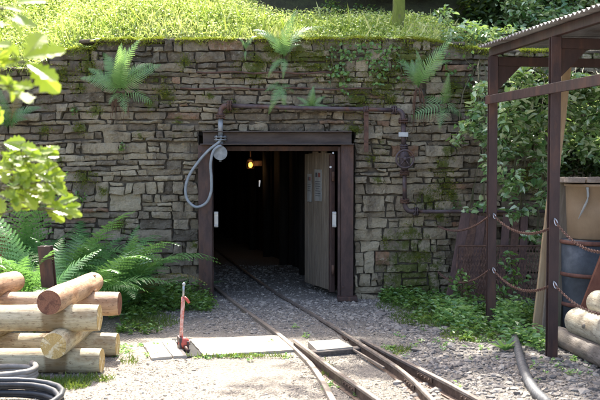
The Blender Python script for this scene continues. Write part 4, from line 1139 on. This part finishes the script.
# wall ferns: the clump's own Z tips out from the wall (toward the camera)
def wfern(px, py, label, fr, tilt=50, lit=False, roots=None):
    fr = [(a_ + random.uniform(-12, 12), l_ * 1.4 * random.uniform(.6, 1.12), k_) for a_, l_, k_ in fr]
    c = P(px, py, YW - .02)
    r_ = fern('wall_fern', c, label, fr, 'ferns rooted in the wall joints', (R(tilt), 0, 0), lit=lit)
    if roots:
        b = BM(); rn = random.Random(int(px))
        for i in range(16):
            x = rn.uniform(-.10, .10) * roots[0]; L_ = rn.uniform(.3, 1) * roots[1]
            b.tube([c + Vector((x * .4, -.03, 0)), c + Vector((x, -.05, -L_ * .4)), c + Vector((x * 1.2 + rn.uniform(-.03, .03), -.03, -L_))], [.006, .004, .002], 4, sub=3)
        b.build('roots', M['root'], r_)
wfern(121, 92, 'fern high on the wall left of the doorway with brown roots hanging below', [(-12, .55, 'up'), (28, .52, 'arch'), (-58, .56, 'arch'), (20, .50, 'up'), (-5, .44, 'up'), (58, .45, 'arch'), (-45, .52, 'up'), (-66, .58, 'arch'), (85, .40, 'arch'), (150, .26, 'broad'), (200, .28, 'broad'), (-100, .3, 'broad'), (36, .36, 'arch'), (-25, .42, 'arch')], 58, roots=(1, .42), lit=True)
wfern(284, 58, 'fern on the wall top above the doorway with fronds arching both ways', [(60, .45, 'arch'), (25, .42, 'up'), (-30, .44, 'up'), (-65, .50, 'arch'), (80, .38, 'arch'), (10, .36, 'up'), (180, .34, 'hang'), (150, .3, 'hang'), (-80, .35, 'arch')], 40, lit=True)
wfern(311, 110, 'small light green fern just above the long iron pipe', [(12, .34, 'up'), (62, .30, 'arch'), (-48, .30, 'arch'), (-80, .26, 'arch'), (-20, .26, 'arch'), (95, .22, 'arch')], 55, lit=True)
wfern(418, 88, 'fern on the wall above the pipe elbow with two long arching fronds', [(38, .46, 'up'), (-38, .50, 'up'), (-55, .48, 'arch'), (55, .40, 'arch'), (5, .34, 'up'), (15, .3, 'arch')], 50, roots=(.7, .55), lit=True)
wfern(445, 106, 'broad bright green fern on the wall left of the far maroon post', [(70, .32, 'broad'), (110, .34, 'broad'), (165, .26, 'broad'), (-60, .30, 'broad'), (-110, .24, 'broad'), (25, .26, 'broad'), (-15, .3, 'up')], 62, lit=True)
wfern(12, 128, 'fern on the wall at the left photo edge with one pale frond', [(-62, .62, 'arch'), (-20, .40, 'up'), (20, .36, 'up'), (60, .4, 'arch'), (-85, .4, 'arch'), (120, .3, 'arch')], 50)
wfern(280, 84, 'drooping broad leaved fern hanging on the wall above the pipe', [(120, .20, 'broad'), (-120, .20, 'broad'), (175, .46, 'hang'), (200, .3, 'hang'), (60, .16, 'broad')], 55, lit=True)
wfern(246, 50, 'tiny fern tuft in the top joint above the pipe elbow', [(50, .16, 'arch'), (-50, .18, 'arch'), (0, .12, 'up'), (180, .14, 'hang')], 50, lit=True)

# ------------------------------------------------------------------ foliage helpers
def shrub(name, label, cat, group, blobs, size, mat, base, stems=True, per_stem=.35, aspect=.6, face=None, density=1.0, rough_up=None, seed=0):
    """blobs: list of (centre Vector, radii, count)"""
    root = empty(name, base, label, cat, group)
    pts = clusters([b_[0] for b_ in blobs], [b_[1] for b_ in blobs], [int(b_[2] * density) for b_ in blobs], .55)
    n = len(pts); s = RNG.uniform(.6, 1.25, n) * size
    D = rand_dirs(n) * np.array([1, 1, .55]) + (np.array(face) if face is not None else 0)
    leaf_obj('foliage', pts, s, s * aspect, M[mat], root, unit(D), unit(rand_dirs(n) * .7 + np.array([0, -.25, 1.0])))
    if stems:
        b = BM(); rn = random.Random(seed)
        for c, r_, k in blobs:
            c = Vector(c); m = Vector(base).lerp(c, .55) + Vector((rn.uniform(-.1, .1), rn.uniform(-.1, .1), .1))
            b.tube([base, m, c], [.008, .006, .003], 5, sub=4)
            for q in range(5):
                e = c + Vector((rn.uniform(-1, 1) * r_[0], rn.uniform(-1, 1) * r_[1], rn.uniform(-1, 1) * r_[2])) * .8
                b.tube([c.lerp(m, .3), (c + e) / 2 + Vector((0, 0, .03)), e], [.006, .004, .002], 4, sub=2)
        b.build('stems', M['stem'], root)
    return root
def blobs_px(lst, Y):
    out = []
    for px, py, rx, ry, k in lst:
        yy = Y + random.uniform(-.15, .15); c = P(px, py, yy); sc = F / yy; out.append((c, (rx / sc, .18, ry / sc), k))
    return out
# climbing shrub on the wall behind the lean-to
shrub('climbing_shrub', 'glossy leaved shrub growing between the maroon posts in front of the wall', 'shrub', 'leafy shrubs',
      blobs_px([(505, 150, 14, 22, 150), (525, 138, 20, 20, 200), (512, 185, 18, 18, 130), (542, 165, 14, 25, 150), (520, 212, 20, 10, 70), (536, 236, 12, 10, 40), (500, 128, 14, 18, 120), (540, 118, 18, 16, 150), (545, 200, 10, 14, 50), (520, 100, 22, 14, 160), (520, 118, 20, 14, 120), (492, 170, 10, 12, 40)], 9.85), .092, 'leaf_gloss', P(535, 62, 11.1), seed=1)
shrub('climbing_shrub', 'leafy bramble spray on the wall just left of the far maroon post', 'shrub', 'leafy shrubs',
      blobs_px([(478, 112, 12, 12, 110), (470, 128, 14, 10, 100), (484, 135, 10, 12, 80), (482, 204, 9, 6, 20), (470, 209, 10, 4, 14), (486, 160, 6, 12, 20), (458, 140, 8, 6, 20), (480, 90, 10, 10, 60)], 10.2), .082, 'leaf_gloss', P(482, 56, 11.1), seed=2)
shrub('climbing_shrub', 'sunlit leafy shrub behind the beige tub at the right photo edge', 'shrub', 'leafy shrubs',
      blobs_px([(585, 95, 24, 16, 260), (600, 120, 20, 16, 200), (578, 130, 16, 20, 180), (612, 90, 25, 25, 240), (566, 105, 12, 14, 120), (560, 150, 12, 20, 90), (540, 92, 20, 12, 160), (590, 150, 20, 14, 120), (520, 78, 20, 10, 100), (575, 80, 24, 8, 160)], 9.75), .088, 'leaf_gloss', P(590, 62, 11.1), seed=3)
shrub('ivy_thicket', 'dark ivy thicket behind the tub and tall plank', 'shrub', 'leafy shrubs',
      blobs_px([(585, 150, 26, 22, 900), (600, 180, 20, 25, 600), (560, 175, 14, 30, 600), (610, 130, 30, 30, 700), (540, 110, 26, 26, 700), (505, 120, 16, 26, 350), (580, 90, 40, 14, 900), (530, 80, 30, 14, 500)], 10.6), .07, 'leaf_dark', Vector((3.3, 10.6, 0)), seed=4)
# low growth around the panels
shrub('young_bramble', 'low leafy bramble growing through the mesh panel at its left end', 'plant', 'low plants by the mesh panel', blobs_px([(455, 285, 8, 12, 40), (470, 290, 12, 10, 40), (462, 275, 8, 8, 20)], 9.9), .06, 'leaf', G(462, 310, 0), seed=5)
shrub('young_bramble', 'leafy bramble in front of the mesh panel between the maroon posts', 'plant', 'low plants by the mesh panel', blobs_px([(510, 262, 10, 12, 40), (516, 280, 12, 12, 40), (505, 290, 10, 8, 24)], 9.9), .065, 'leaf', G(512, 312, 0), seed=6)

# ivy strands on the wall
def strand(px0, py0, px1, py1, k, label, size=.05):
    k = int(k * .7)
    root = empty('ivy_strand', P(px0, py0, YW - .04), label, 'ivy', 'ivy strands trailing over the wall')
    rn = random.Random(int(px0 * 3 + py1)); pts = []
    for i in range(9):
        t = i / 8; pts.append(P(px0 + (px1 - px0) * t + rn.uniform(-3, 3) * (t > 0), py0 + (py1 - py0) * t, YW - .05 - .02 * rn.random()))
    b = BM(); b.tube(pts, .0045, 5, sub=3); b.build('stem', M['stem'], root)
    sp2, _ = smooth_path(pts, .01, 8); Pn = np.array([tuple(rn.choice(sp2)) for _ in range(k)]) + RNG.normal(size=(k, 3)) * np.array([.035, .015, .025])
    s = RNG.uniform(.6, 1.2, k) * size
    leaf_obj('leaves', Pn, s, s * .85, M['leaf'], root, unit(RNG.normal(size=(k, 3)) * np.array([1, .4, .6]) + np.array([0, -.2, -.6])), unit(RNG.normal(size=(k, 3)) * .5 + np.array([0, -1, .5])))
for i, a in enumerate([(330, 44, 333, 88, 46), (343, 44, 346, 92, 50), (352, 43, 340, 72, 30), (368, 43, 372, 74, 46), (378, 43, 384, 66, 40), (388, 43, 378, 84, 44), (396, 44, 402, 78, 30), (360, 44, 352, 62, 26), (466, 52, 478, 110, 34), (442, 50, 452, 76, 24)]):
    desc = ['leftmost ivy strand hanging above the long pipe', 'second ivy strand from the left, the longest above the pipe', 'ivy strand crossing the second one near the wall top', 'ivy strand hanging midway above the bracket strap', 'short ivy strand near the wall top left of the tree trunk', 'ivy strand slanting left below the tree trunk', 'thin ivy strand right below the mossy tree trunk', 'short ivy strand left of centre near the wall top', 'ivy strand running down beside the far maroon post top', 'short ivy strand right of the arching wall fern'][i]
    strand(*a, desc)
# small sprigs on the wall
for (px, py, lab) in [(122, 147, 'small light sprig in the wall right of centre of the left section'), (75, 110, 'small green sprig in the wall below the left wall top'), (80, 197, 'tiny sprig in the wall above the ferns'), (455, 205, 'small herb on the wall above the outlet pipe')]:
    shrub('wall_sprig', lab, 'plant', 'sprigs growing from wall joints', [(P(px, py, YW - .06), (.07, .03, .07), 16)], .05, 'leaf', P(px, py + 3, YW), seed=int(px))

# ------------------------------------------------------------------ bank grass and herbs
def bank_pts(n, x0, x1, y0, y1, f=None):
    x = RNG.uniform(x0, x1, n); y = y0 + (y1 - y0) * RNG.random(n) ** 1.0
    if f is not None:
        k = np.array([f(a, c) for a, c in zip(x, y)]); x, y = x[k], y[k]
    z = np.array([bank(a, c) for a, c in zip(x, y)]); return np.stack([x, y, z], 1)
def gr(a, c): return c < 14 - 1.5 * max(0.0, min(1.0, (a + 1.9) / 1.5)) + .3 * nz(a * 3, c * 3, 2)
p = bank_pts(70000, -5.0, 2.2, YW + .36, 13.8, gr); n = len(p)
dry = np.array([.5 + .9 * nz(a * .8, c * 1.2, 6) for a, c, _ in p])
ov = np.stack([RNG.uniform(-4.5, 2.4, 2600), YW + RNG.uniform(.0, .14, 2600), np.zeros(2600)], 1); ov = ov[np.array([nz(q[0] * 1.7, 3, 8) > -.05 for q in ov])]
ov[:, 2] = [wall_top(q) + .02 for q in ov[:, 0]]; tall = p[RNG.random(n) < .012]
p = np.concatenate([p, ov, tall]); dry = np.concatenate([dry, np.full(len(ov), .45), np.full(len(tall), .75)]); n = len(p)
len_f = np.ones(n); len_f[n - len(tall):] = 1.8; is_ov = np.zeros(n, bool); is_ov[n - len(tall) - len(ov):n - len(tall)] = True
len_f[is_ov] = 1.9
leaf_obj('bank_grass', p, len_f * RNG.uniform(.05, .22, n) * np.clip((p[:, 1] - YW) * 1.6, .35, 1), RNG.uniform(.003, .007, n), M['grass'], None, unit(RNG.normal(size=(n, 3)) * np.array([.55, .55, .25]) + np.array([0, -.15, 1]) - is_ov[:, None] * np.array([0, .9, 1.25])), unit(RNG.normal(size=(n, 3))), fold=.1, droop=.25, tint=np.clip(dry + RNG.normal(size=n) * .28, 0, 1))
tag(bpy.data.objects['bank_grass'], 'sunlit rough grass on the bank above the wall', 'grass', kind='stuff')
p = bank_pts(85000, -5.0, 2.0, YW + .34, 13.9, lambda a, c: gr(a, c) and (nz(a * 1.1, c * 1.4, 12) > -.28 or a < -2)); n = len(p)
p[:, 2] += RNG.random(n) * .24 * np.clip((p[:, 1] - YW) * 1.2, .2, 1)
s = RNG.uniform(.014, .042, n)
leaf_obj('bank_herbs', p, s, s * .62, M['herb'], None, rand_dirs(n) * np.array([1, 1, .4]), unit(RNG.normal(size=(n, 3)) * .6 + np.array([0, -.1, 1])))
tag(bpy.data.objects['bank_herbs'], 'bright small leaved herbs covering the bank above the wall', 'ground cover', kind='stuff')
# undergrowth at the top right, above the wall
SB = 'leafy bushes on the bank above the wall'
for i, (px, py, Y, rx, rz, k, sz_, mt, lab) in enumerate([
        (445, 42, 11.7, .34, .16, 420, .085, 'leaf_gloss', 'low leafy bush spilling over the wall top right of the mossy trunk'),
        (478, 44, 11.6, .40, .17, 480, .08, 'leaf_gloss', 'leafy bush at the wall top behind the corner of the corrugated roof'),
        (425, 30, 12.2, .35, .2, 360, .085, 'leaf_gloss', 'pale green bush just right of the mossy trunk'),
        (500, 22, 12.6, .55, .35, 800, .095, 'leaf_gloss', 'broad glossy bush above the far corner of the lean-to roof'),
        (548, 14, 12.6, .55, .35, 800, .095, 'leaf_gloss', 'glossy bush above the middle of the lean-to roof'),
        (596, 6, 12.4, .6, .35, 800, .095, 'leaf_gloss', 'leafy bush at the upper right photo corner'),
        (458, 12, 13.2, .5, .35, 620, .09, 'leaf', 'leafy bush in the shade between trunk and lean-to, farther back'),
        (350, 30, 12.9, .45, .16, 330, .06, 'leaf', 'low bush on the bank left of the mossy trunk'),
        (372, 40, 11.8, .25, .10, 220, .055, 'leaf', 'small herb clump on the wall top just left of the mossy trunk'),
        (520, 50, 11.9, .5, .16, 420, .08, 'leaf_gloss', 'bush on the wall top hidden partly by the lean-to roof'),
        (590, 62, 11.9, .6, .2, 420, .08, 'leaf_gloss', 'bush on the wall top seen under the lean-to roof')]):
    c = P(px, py, Y); c.z = max(c.z, bank(c.x, c.y) + rz * .5)
    bl = [(c + Vector((random.uniform(-1, 1) * rx, random.uniform(-.3, .3), random.uniform(-.7, .7) * rz)), (rx * .5, .25, rz * .6), k // 6) for _ in range(6)]
    shrub('bank_bush', lab, 'bush', SB, bl, sz_, mt, Vector((c.x, c.y + .1, bank(c.x, c.y))), seed=20 + i)

# dark woodland farther back
cs, rs, ks = [], [], []
for i in range(34):
    x = random.uniform(-1.1, 3.2); y = random.uniform(14.0, 15.6) + max(0, -.2 - x) * .8; z = bank(x, y) + random.uniform(.0, 1.9)
    cs.append((x, y, z)); rs.append((random.uniform(.4, .8), .5, random.uniform(.35, .6))); ks.append(560)
for i in range(75):
    x = random.uniform(-1.2, 10); y = random.uniform(14.4, 19); z = bank(x, y) + random.uniform(.1, 1.9)
    if x < .2: y = random.uniform(15.4, 19); z = bank(x, y) + random.uniform(.2, 2.4)
    cs.append((x, y, z)); rs.append((random.uniform(.5, 1.1), .7, random.uniform(.4, .9))); ks.append(620)
for i in range(70):
    x = random.uniform(-.7, 5); y = random.uniform(12.75 if x > .6 else 13.3, 14.4); cs.append((x, y, bank(x, y) + random.uniform(.1, .7))); rs.append((.45, .4, .3)); ks.append(420)
for i in range(60):  # unseen tall leaf mass, added to shade the slope and woodland below
    cs.append((random.uniform(-2.2, 11), random.uniform(17.5, 20.5), random.uniform(7.5, 14))); rs.append((random.uniform(.7, 1.2), .7, random.uniform(.6, 1.0))); ks.append(520)
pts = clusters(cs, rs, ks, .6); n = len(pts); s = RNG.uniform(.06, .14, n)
leaf_obj('woodland', pts, s, s * .6, M['leaf_dark']); tag(bpy.data.objects['woodland'], 'dark dense woodland undergrowth on the slope behind, under an unseen added leaf mass', 'woodland', kind='stuff')

# trees whose crowns dapple the light
def tree(name, base, lean, H, r0, crown, nleaf, size, label, mat='leaf', bark='bark', seed=0, nb=16, limb=None):
    rn = random.Random(seed); base = Vector(base); root = empty(name, base, label, 'tree', 'trees on the slope above the wall')
    cc_, cr = Vector(crown[0]), Vector(crown[1])
    top = cc_ + Vector((0, 0, cr.z * .4)); b = BM()
    path = [base - Vector((0, 0, .2)), base.lerp(Vector((base.x + lean[0], base.y + lean[1], base.z + H * .3)), .6), Vector((base.x + lean[0], base.y + lean[1], base.z + H * .35)), cc_ - Vector((0, 0, cr.z * .5)), top]
    b.tube(path, [r0 * 1.15, r0, r0 * .95, r0 * .6, r0 * .2], 12, sub=8); b.build('trunk', M[bark], root)
    blobs = []; b = BM()
    for i in range(nb):
        a = rn.random() * 2 * PI; q = rn.random() ** .5; e = cc_ + Vector((math.cos(a) * q * cr.x, math.sin(a) * q * cr.y, rn.uniform(-.8, .9) * cr.z * (1 - q * .4)))
        st_ = path[3].lerp(top, rn.random() * .7); m = st_.lerp(e, .5) + Vector((0, 0, .25)); b.tube([st_, m, e], [r0 * .35, r0 * .2, r0 * .06], 6, sub=3); blobs.append(e)
    rr_ = [(rn.uniform(.3, .65), rn.uniform(.3, .65), rn.uniform(.2, .4)) for e in blobs]; kk_ = [nleaf // nb] * nb
    for e, q in (limb or []):
        e = Vector(e); b.tube([path[3], path[3].lerp(e, .5) + Vector((0, 0, .3)), e], [r0 * .4, r0 * .22, r0 * .08], 6, sub=3); blobs.append(e); rr_.append((.38, .3, .2)); kk_.append(q)
    b.build('branches', M['bark'], root)
    pts = clusters([tuple(e) for e in blobs], rr_, kk_, .5)
    n = len(pts); s = RNG.uniform(.7, 1.3, n) * size
    leaf_obj('crown', pts, s, s * .65, M[mat], root)
tb_ = P(398, 40, 11.75)
tree('slender_tree', (tb_.x, tb_.y, bank(tb_.x, tb_.y)), (.03, 0), 6, .075, ((.95, 13.1, 7.8), (1.5, 1.5, 1.3)), 4600, .12, 'slender mossy tree trunk standing on the bank above the wall', seed=1, nb=13, limb=[((-.75, 12.3, 7.9), 60), ((-1.25, 12.6, 8.0), 45), ((-.5, 12.9, 7.8), 60), ((-.9, 13.2, 8.1), 26), ((-.3, 13.4, 7.9), 40)])
tree('broad_tree', (4.6, 14.6, bank(4.6, 14.6)), (.2, -.3), 7, .16, ((3.7, 12.7, 8.3), (2.1, 1.6, 1.3)), 7000, .12, 'broad leafy tree high on the slope above the lean-to', seed=2, nb=26)
tree('broad_tree', (7.6, 13.6, bank(7.6, 13.6)), (.1, -.2), 7, .16, ((7.4, 13.2, 8.0), (2.2, 2.0, 1.5)), 7000, .12, 'leafy tree at the far right of the slope beyond the photo edge', seed=3, nb=20)

# ------------------------------------------------------------------ ground plants
def weeds(name, regions, size, mat, label, hgt=.12, cat='weeds'):
    allp, alls, allD = [], [], []
    for (px, py, rx, ry, k, hh) in regions:
        c = G(px, py)
        for _ in range(k):
            a = random.random() * 2 * PI; q = random.random() ** .6
            g = G(px + math.cos(a) * q * rx, py + math.sin(a) * q * ry)
            if g.y > YW - .06: g.y = YW - .06 - random.random() * .1
            m = random.randint(6, 12); H = hh * random.uniform(.3, 1.2)
            for j in range(m):
                an = random.random() * 2 * PI; zz = H * random.random()
                allp.append((g.x + math.cos(an) * .015 * random.random(), g.y + math.sin(an) * .015, zz)); allD.append((math.cos(an), math.sin(an), random.uniform(-.1, .7))); alls.append(size * random.uniform(.5, 1.3))
    allp, alls, allD = np.array(allp), np.array(alls), np.array(allD)
    o_ = leaf_obj(name, allp, alls, alls * .55, M[mat], None, unit(allD), unit(RNG.normal(size=allp.shape) * .35 + np.array([0, 0, 1.0])))
    return tag(o_, label, cat, kind='stuff')
weeds('undergrowth', [(150, 303, 46, 12, 260, .22), (125, 292, 40, 12, 200, .30), (185, 302, 26, 10, 160, .20), (205, 308, 12, 6, 40, .12), (130, 315, 26, 8, 80, .10), (140, 330, 22, 5, 26, .06), (20, 298, 60, 8, 60, .3), (90, 296, 40, 8, 120, .35)], .05, 'leaf', 'low green weeds at the foot of the wall on the left')
weeds('wall_foot_weeds', [(400, 300, 22, 8, 120, .16), (430, 306, 30, 9, 190, .13), (465, 313, 30, 9, 170, .15), (500, 315, 24, 8, 120, .16), (440, 320, 34, 7, 70, .06), (385, 296, 10, 5, 30, .12), (475, 334, 25, 8, 60, .08), (530, 320, 18, 9, 90, .2)], .05, 'leaf', 'green weeds at the foot of the wall right of the doorway')
weeds('bright_weeds', [(455, 318, 26, 9, 120, .17), (505, 328, 16, 8, 90, .24), (520, 340, 14, 6, 40, .12), (470, 328, 16, 6, 40, .12), (538, 348, 8, 5, 26, .16), (552, 342, 5, 4, 8, .12)], .062, 'fern_lit', 'brighter yellow green weeds around the far maroon post')
weeds('gravel_weeds', [(300, 336, 60, 16, 10, .03), (440, 350, 60, 25, 22, .04), (560, 372, 35, 16, 16, .05), (390, 350, 8, 4, 8, .03), (240, 358, 60, 3, 16, .02), (120, 352, 12, 6, 10, .03), (150, 350, 18, 8, 12, .02), (335, 350, 8, 3, 6, .03), (455, 392, 5, 3, 3, .08), (500, 345, 30, 10, 26, .04), (360,398,4,3,4,.03), (330,385,8,8,6,.02)], .032, 'fern_lit', 'tiny scattered weeds in the gravel')
# low grass tufts near the logs
P_, D_ = [], []
for (px, py, rx, ry, k) in [(60, 386, 30, 6, 900), (30, 384, 18, 5, 300), (150, 322, 30, 8, 900), (140, 308, 30, 8, 700), (90, 380, 25, 3, 250), (480, 336, 40, 8, 900), (430, 318, 40, 10, 1600), (400, 306, 25, 7, 600), (240, 357.5, 55, 1.2, 260), (325, 372, 6, 12, 90), (400, 352, 12, 4, 160), (130, 362, 10, 4, 60)]:
    for _ in range(k):
        a = random.random() * 2 * PI; q = random.random() ** .7; g = G(px + math.cos(a) * q * rx, py + math.sin(a) * q * ry); P_.append((g.x, g.y, 0))
P_ = np.array(P_); n = len(P_)
leaf_obj('ground_grass', P_, RNG.uniform(.02, .07, n), RNG.uniform(.003, .006, n), M['grass_low'], None, unit(RNG.normal(size=(n, 3)) * np.array([.6, .6, .2]) + np.array([0, 0, 1])), unit(RNG.normal(size=(n, 3))), fold=.1, droop=.3)
tag(bpy.data.objects['ground_grass'], 'thin short grass tufts growing in the gravel by the logs and slabs', 'grass', kind='stuff')
# a few countable plants
for (px, py, s_, lab) in [(505, 352, .1, 'bright broad leaved dock plant between hose and far maroon post'), (452, 393, .05, 'single bright sprout between the two right rails'), (392, 350, .04, 'small green plant beside the right rails')]:
    g = G(px, py); root = empty('dock_plant', g, lab, 'plant', 'single plants on the gravel')
    k = 10; an = RNG.random(k) * 2 * PI
    leaf_obj('leaves', np.tile(np.array(g), (k, 1)) + np.array([0, 0, .01]), RNG.uniform(.8, 1.4, k) * s_ * 1.3, s_ * .5, M['fern_lit'], root, unit(np.stack([np.cos(an), np.sin(an), RNG.uniform(.5, 1.6, k)], 1)), np.tile([0, 0, 1.], (k, 1)))

# ------------------------------------------------------------------ oak sapling in the near foreground (left)
def oak_leaf(b, p, d, up_, L_, seed):
    rn = random.Random(seed); d = Vector(d).normalized(); s = d.cross(Vector(up_)).normalized(); u = s.cross(d)
    prof = [(0, .02), (.10, .05), (.18, .14), (.24, .11), (.33, .24), (.41, .15), (.52, .31), (.60, .19), (.72, .30), (.80, .18), (.90, .17), (.97, .08), (1.0, 0)]
    cen, lf, rt = [], [], []
    for t, w in prof:
        q = Vector(p) + d * (t * L_) - u * (.12 * L_ * t * t); cen.append(b.bm.verts.new(q))
        lf.append(b.bm.verts.new(q + s * (w * L_ * rn.uniform(.85, 1.1)) + u * w * L_ * .25 + d * (.03 * L_))); rt.append(b.bm.verts.new(q - s * (w * L_ * rn.uniform(.85, 1.1)) + u * w * L_ * .25 + d * (.03 * L_)))
    for i in range(len(prof) - 1):
        b.bm.faces.new((cen[i], cen[i + 1], lf[i + 1], lf[i])); b.bm.faces.new((cen[i], rt[i], rt[i + 1], cen[i + 1]))
    return len(prof) * 3
def oak(root_loc, label, sprays, seed, name='oak_sapling'):
    """sprays: list of (px, py, Y, spread_px, nleaves, leafsize)"""
    rn = random.Random(seed); root = empty(name, root_loc, label, 'sapling', 'oak saplings at the left edge')
    base = Vector(root_loc); b = BM(); zmax = max(P(a, c, Y).z for a, c, Y, *_ in sprays)
    top = Vector((base.x + .03, base.y, zmax + .15)); b.tube([base, base.lerp(top, .5) + Vector((.03, 0, 0)), top], [.016, .012, .004], 8, sub=5)
    lb = BM(); tints = []
    for (px, py, Y, sp__, k, ls) in sprays:
        c = P(px, py, Y); st_ = base.lerp(top, max(.1, min(.98, (c.z - .12) / top.z)))
        m = st_.lerp(c, .6) + Vector((0, 0, .05)); b.tube([st_, m, c], [.006, .004, .002], 6, sub=4)
        for i in range(k):
            sc = F / Y; q = c + Vector((rn.uniform(-1, 1) * sp__ / sc, rn.uniform(-1, 1) * sp__ / sc, rn.uniform(-1, 1) * sp__ * .8 / sc))
            q2 = q.lerp(m, .35); b.tube([m.lerp(c, .7), q2, q], .0018, 4)
            d = (q - m).normalized() * .8 + Vector((rn.uniform(-.7, .7), rn.uniform(-.7, .4), rn.uniform(-.6, .3)))
            kk = oak_leaf(lb, q, d, (rn.uniform(-.5, .5), rn.uniform(-1.5, -.3), .8), ls * rn.uniform(.8, 1.35), rn.random()); tints += [rn.random()] * kk
    b.build('branch', M['stem'], root)
    o_ = lb.build('leaves', M['oak'], root)
    at = o_.data.attributes.new('tint', 'FLOAT', 'POINT'); at.data.foreach_set('value', tints)
oak((-1.22, 3.1, 0), 'nearest oak sapling, one large blurred leaf over the wall top at left', [(8, 10, 3.1, 10, 5, .085), (26, 62, 3.1, 5, 4, .11), (16, 88, 3.1, 5, 3, .09), (4, 70, 3.1, 8, 5, .09), (-20, 40, 3.1, 18, 12, .09), (-20, 90, 3.1, 14, 8, .09)], 1)
oak((-1.62, 4.0, 0), 'bushy blurred oak sapling in front of the ferns at the left edge', [(18, 165, 4.0, 15, 20, .08), (36, 158, 4.0, 12, 12, .075), (30, 185, 4.0, 16, 20, .08), (52, 205, 4.0, 10, 10, .075), (8, 190, 4.0, 15, 18, .08), (8, 150, 4.0, 12, 14, .08), (46, 180, 4.0, 9, 9, .08), (64, 210, 4.0, 5, 4, .065), (-15, 180, 4.0, 25, 20, .08)], 2)

# ------------------------------------------------------------------ sky, sun, camera
SUN = Vector((-.16, 1.0, 1.36)).normalized()
elev = math.asin(SUN.z); azi = math.atan2(SUN.x, SUN.y)
w = bpy.data.worlds.new('World'); SC.world = w; w.use_nodes = True
bg = w.node_tree.nodes['Background']; sky = w.node_tree.nodes.new('ShaderNodeTexSky'); sky.sky_type = 'NISHITA'; sky.sun_disc = False
sky.sun_elevation = elev; sky.sun_rotation = azi; sky.air_density = .8; sky.dust_density = 5.0; sky.ozone_density = .2
w.node_tree.links.new(sky.outputs[0], bg.inputs['Color']); bg.inputs['Strength'].default_value = .15
sl = bpy.data.lights.new('sun', 'SUN'); sl.energy = 3.7; sl.angle = R(.53); sl.color = (1, .95, .86)
so = bpy.data.objects.new('sun', sl); COL.objects.link(so); so.rotation_euler = (-SUN).to_track_quat('-Z', 'Y').to_euler()
cam = bpy.data.cameras.new('camera'); co_ = bpy.data.objects.new('camera', cam); COL.objects.link(co_); SC.camera = co_
co_.location = (0, 0, CH); co_.rotation_euler = (PI / 2 - PITCH, 0, 0); cam.sensor_width = 36; cam.lens = F / 600 * 36; cam.clip_end = 500
cam.dof.use_dof = True; cam.dof.focus_distance = 9.6; cam.dof.aperture_fstop = 3.6
SC.view_settings.view_transform = 'Standard'; SC.view_settings.look = 'None'; SC.view_settings.exposure = 2.32; SC.view_settings.gamma = 1
SC.view_settings.use_curve_mapping = False
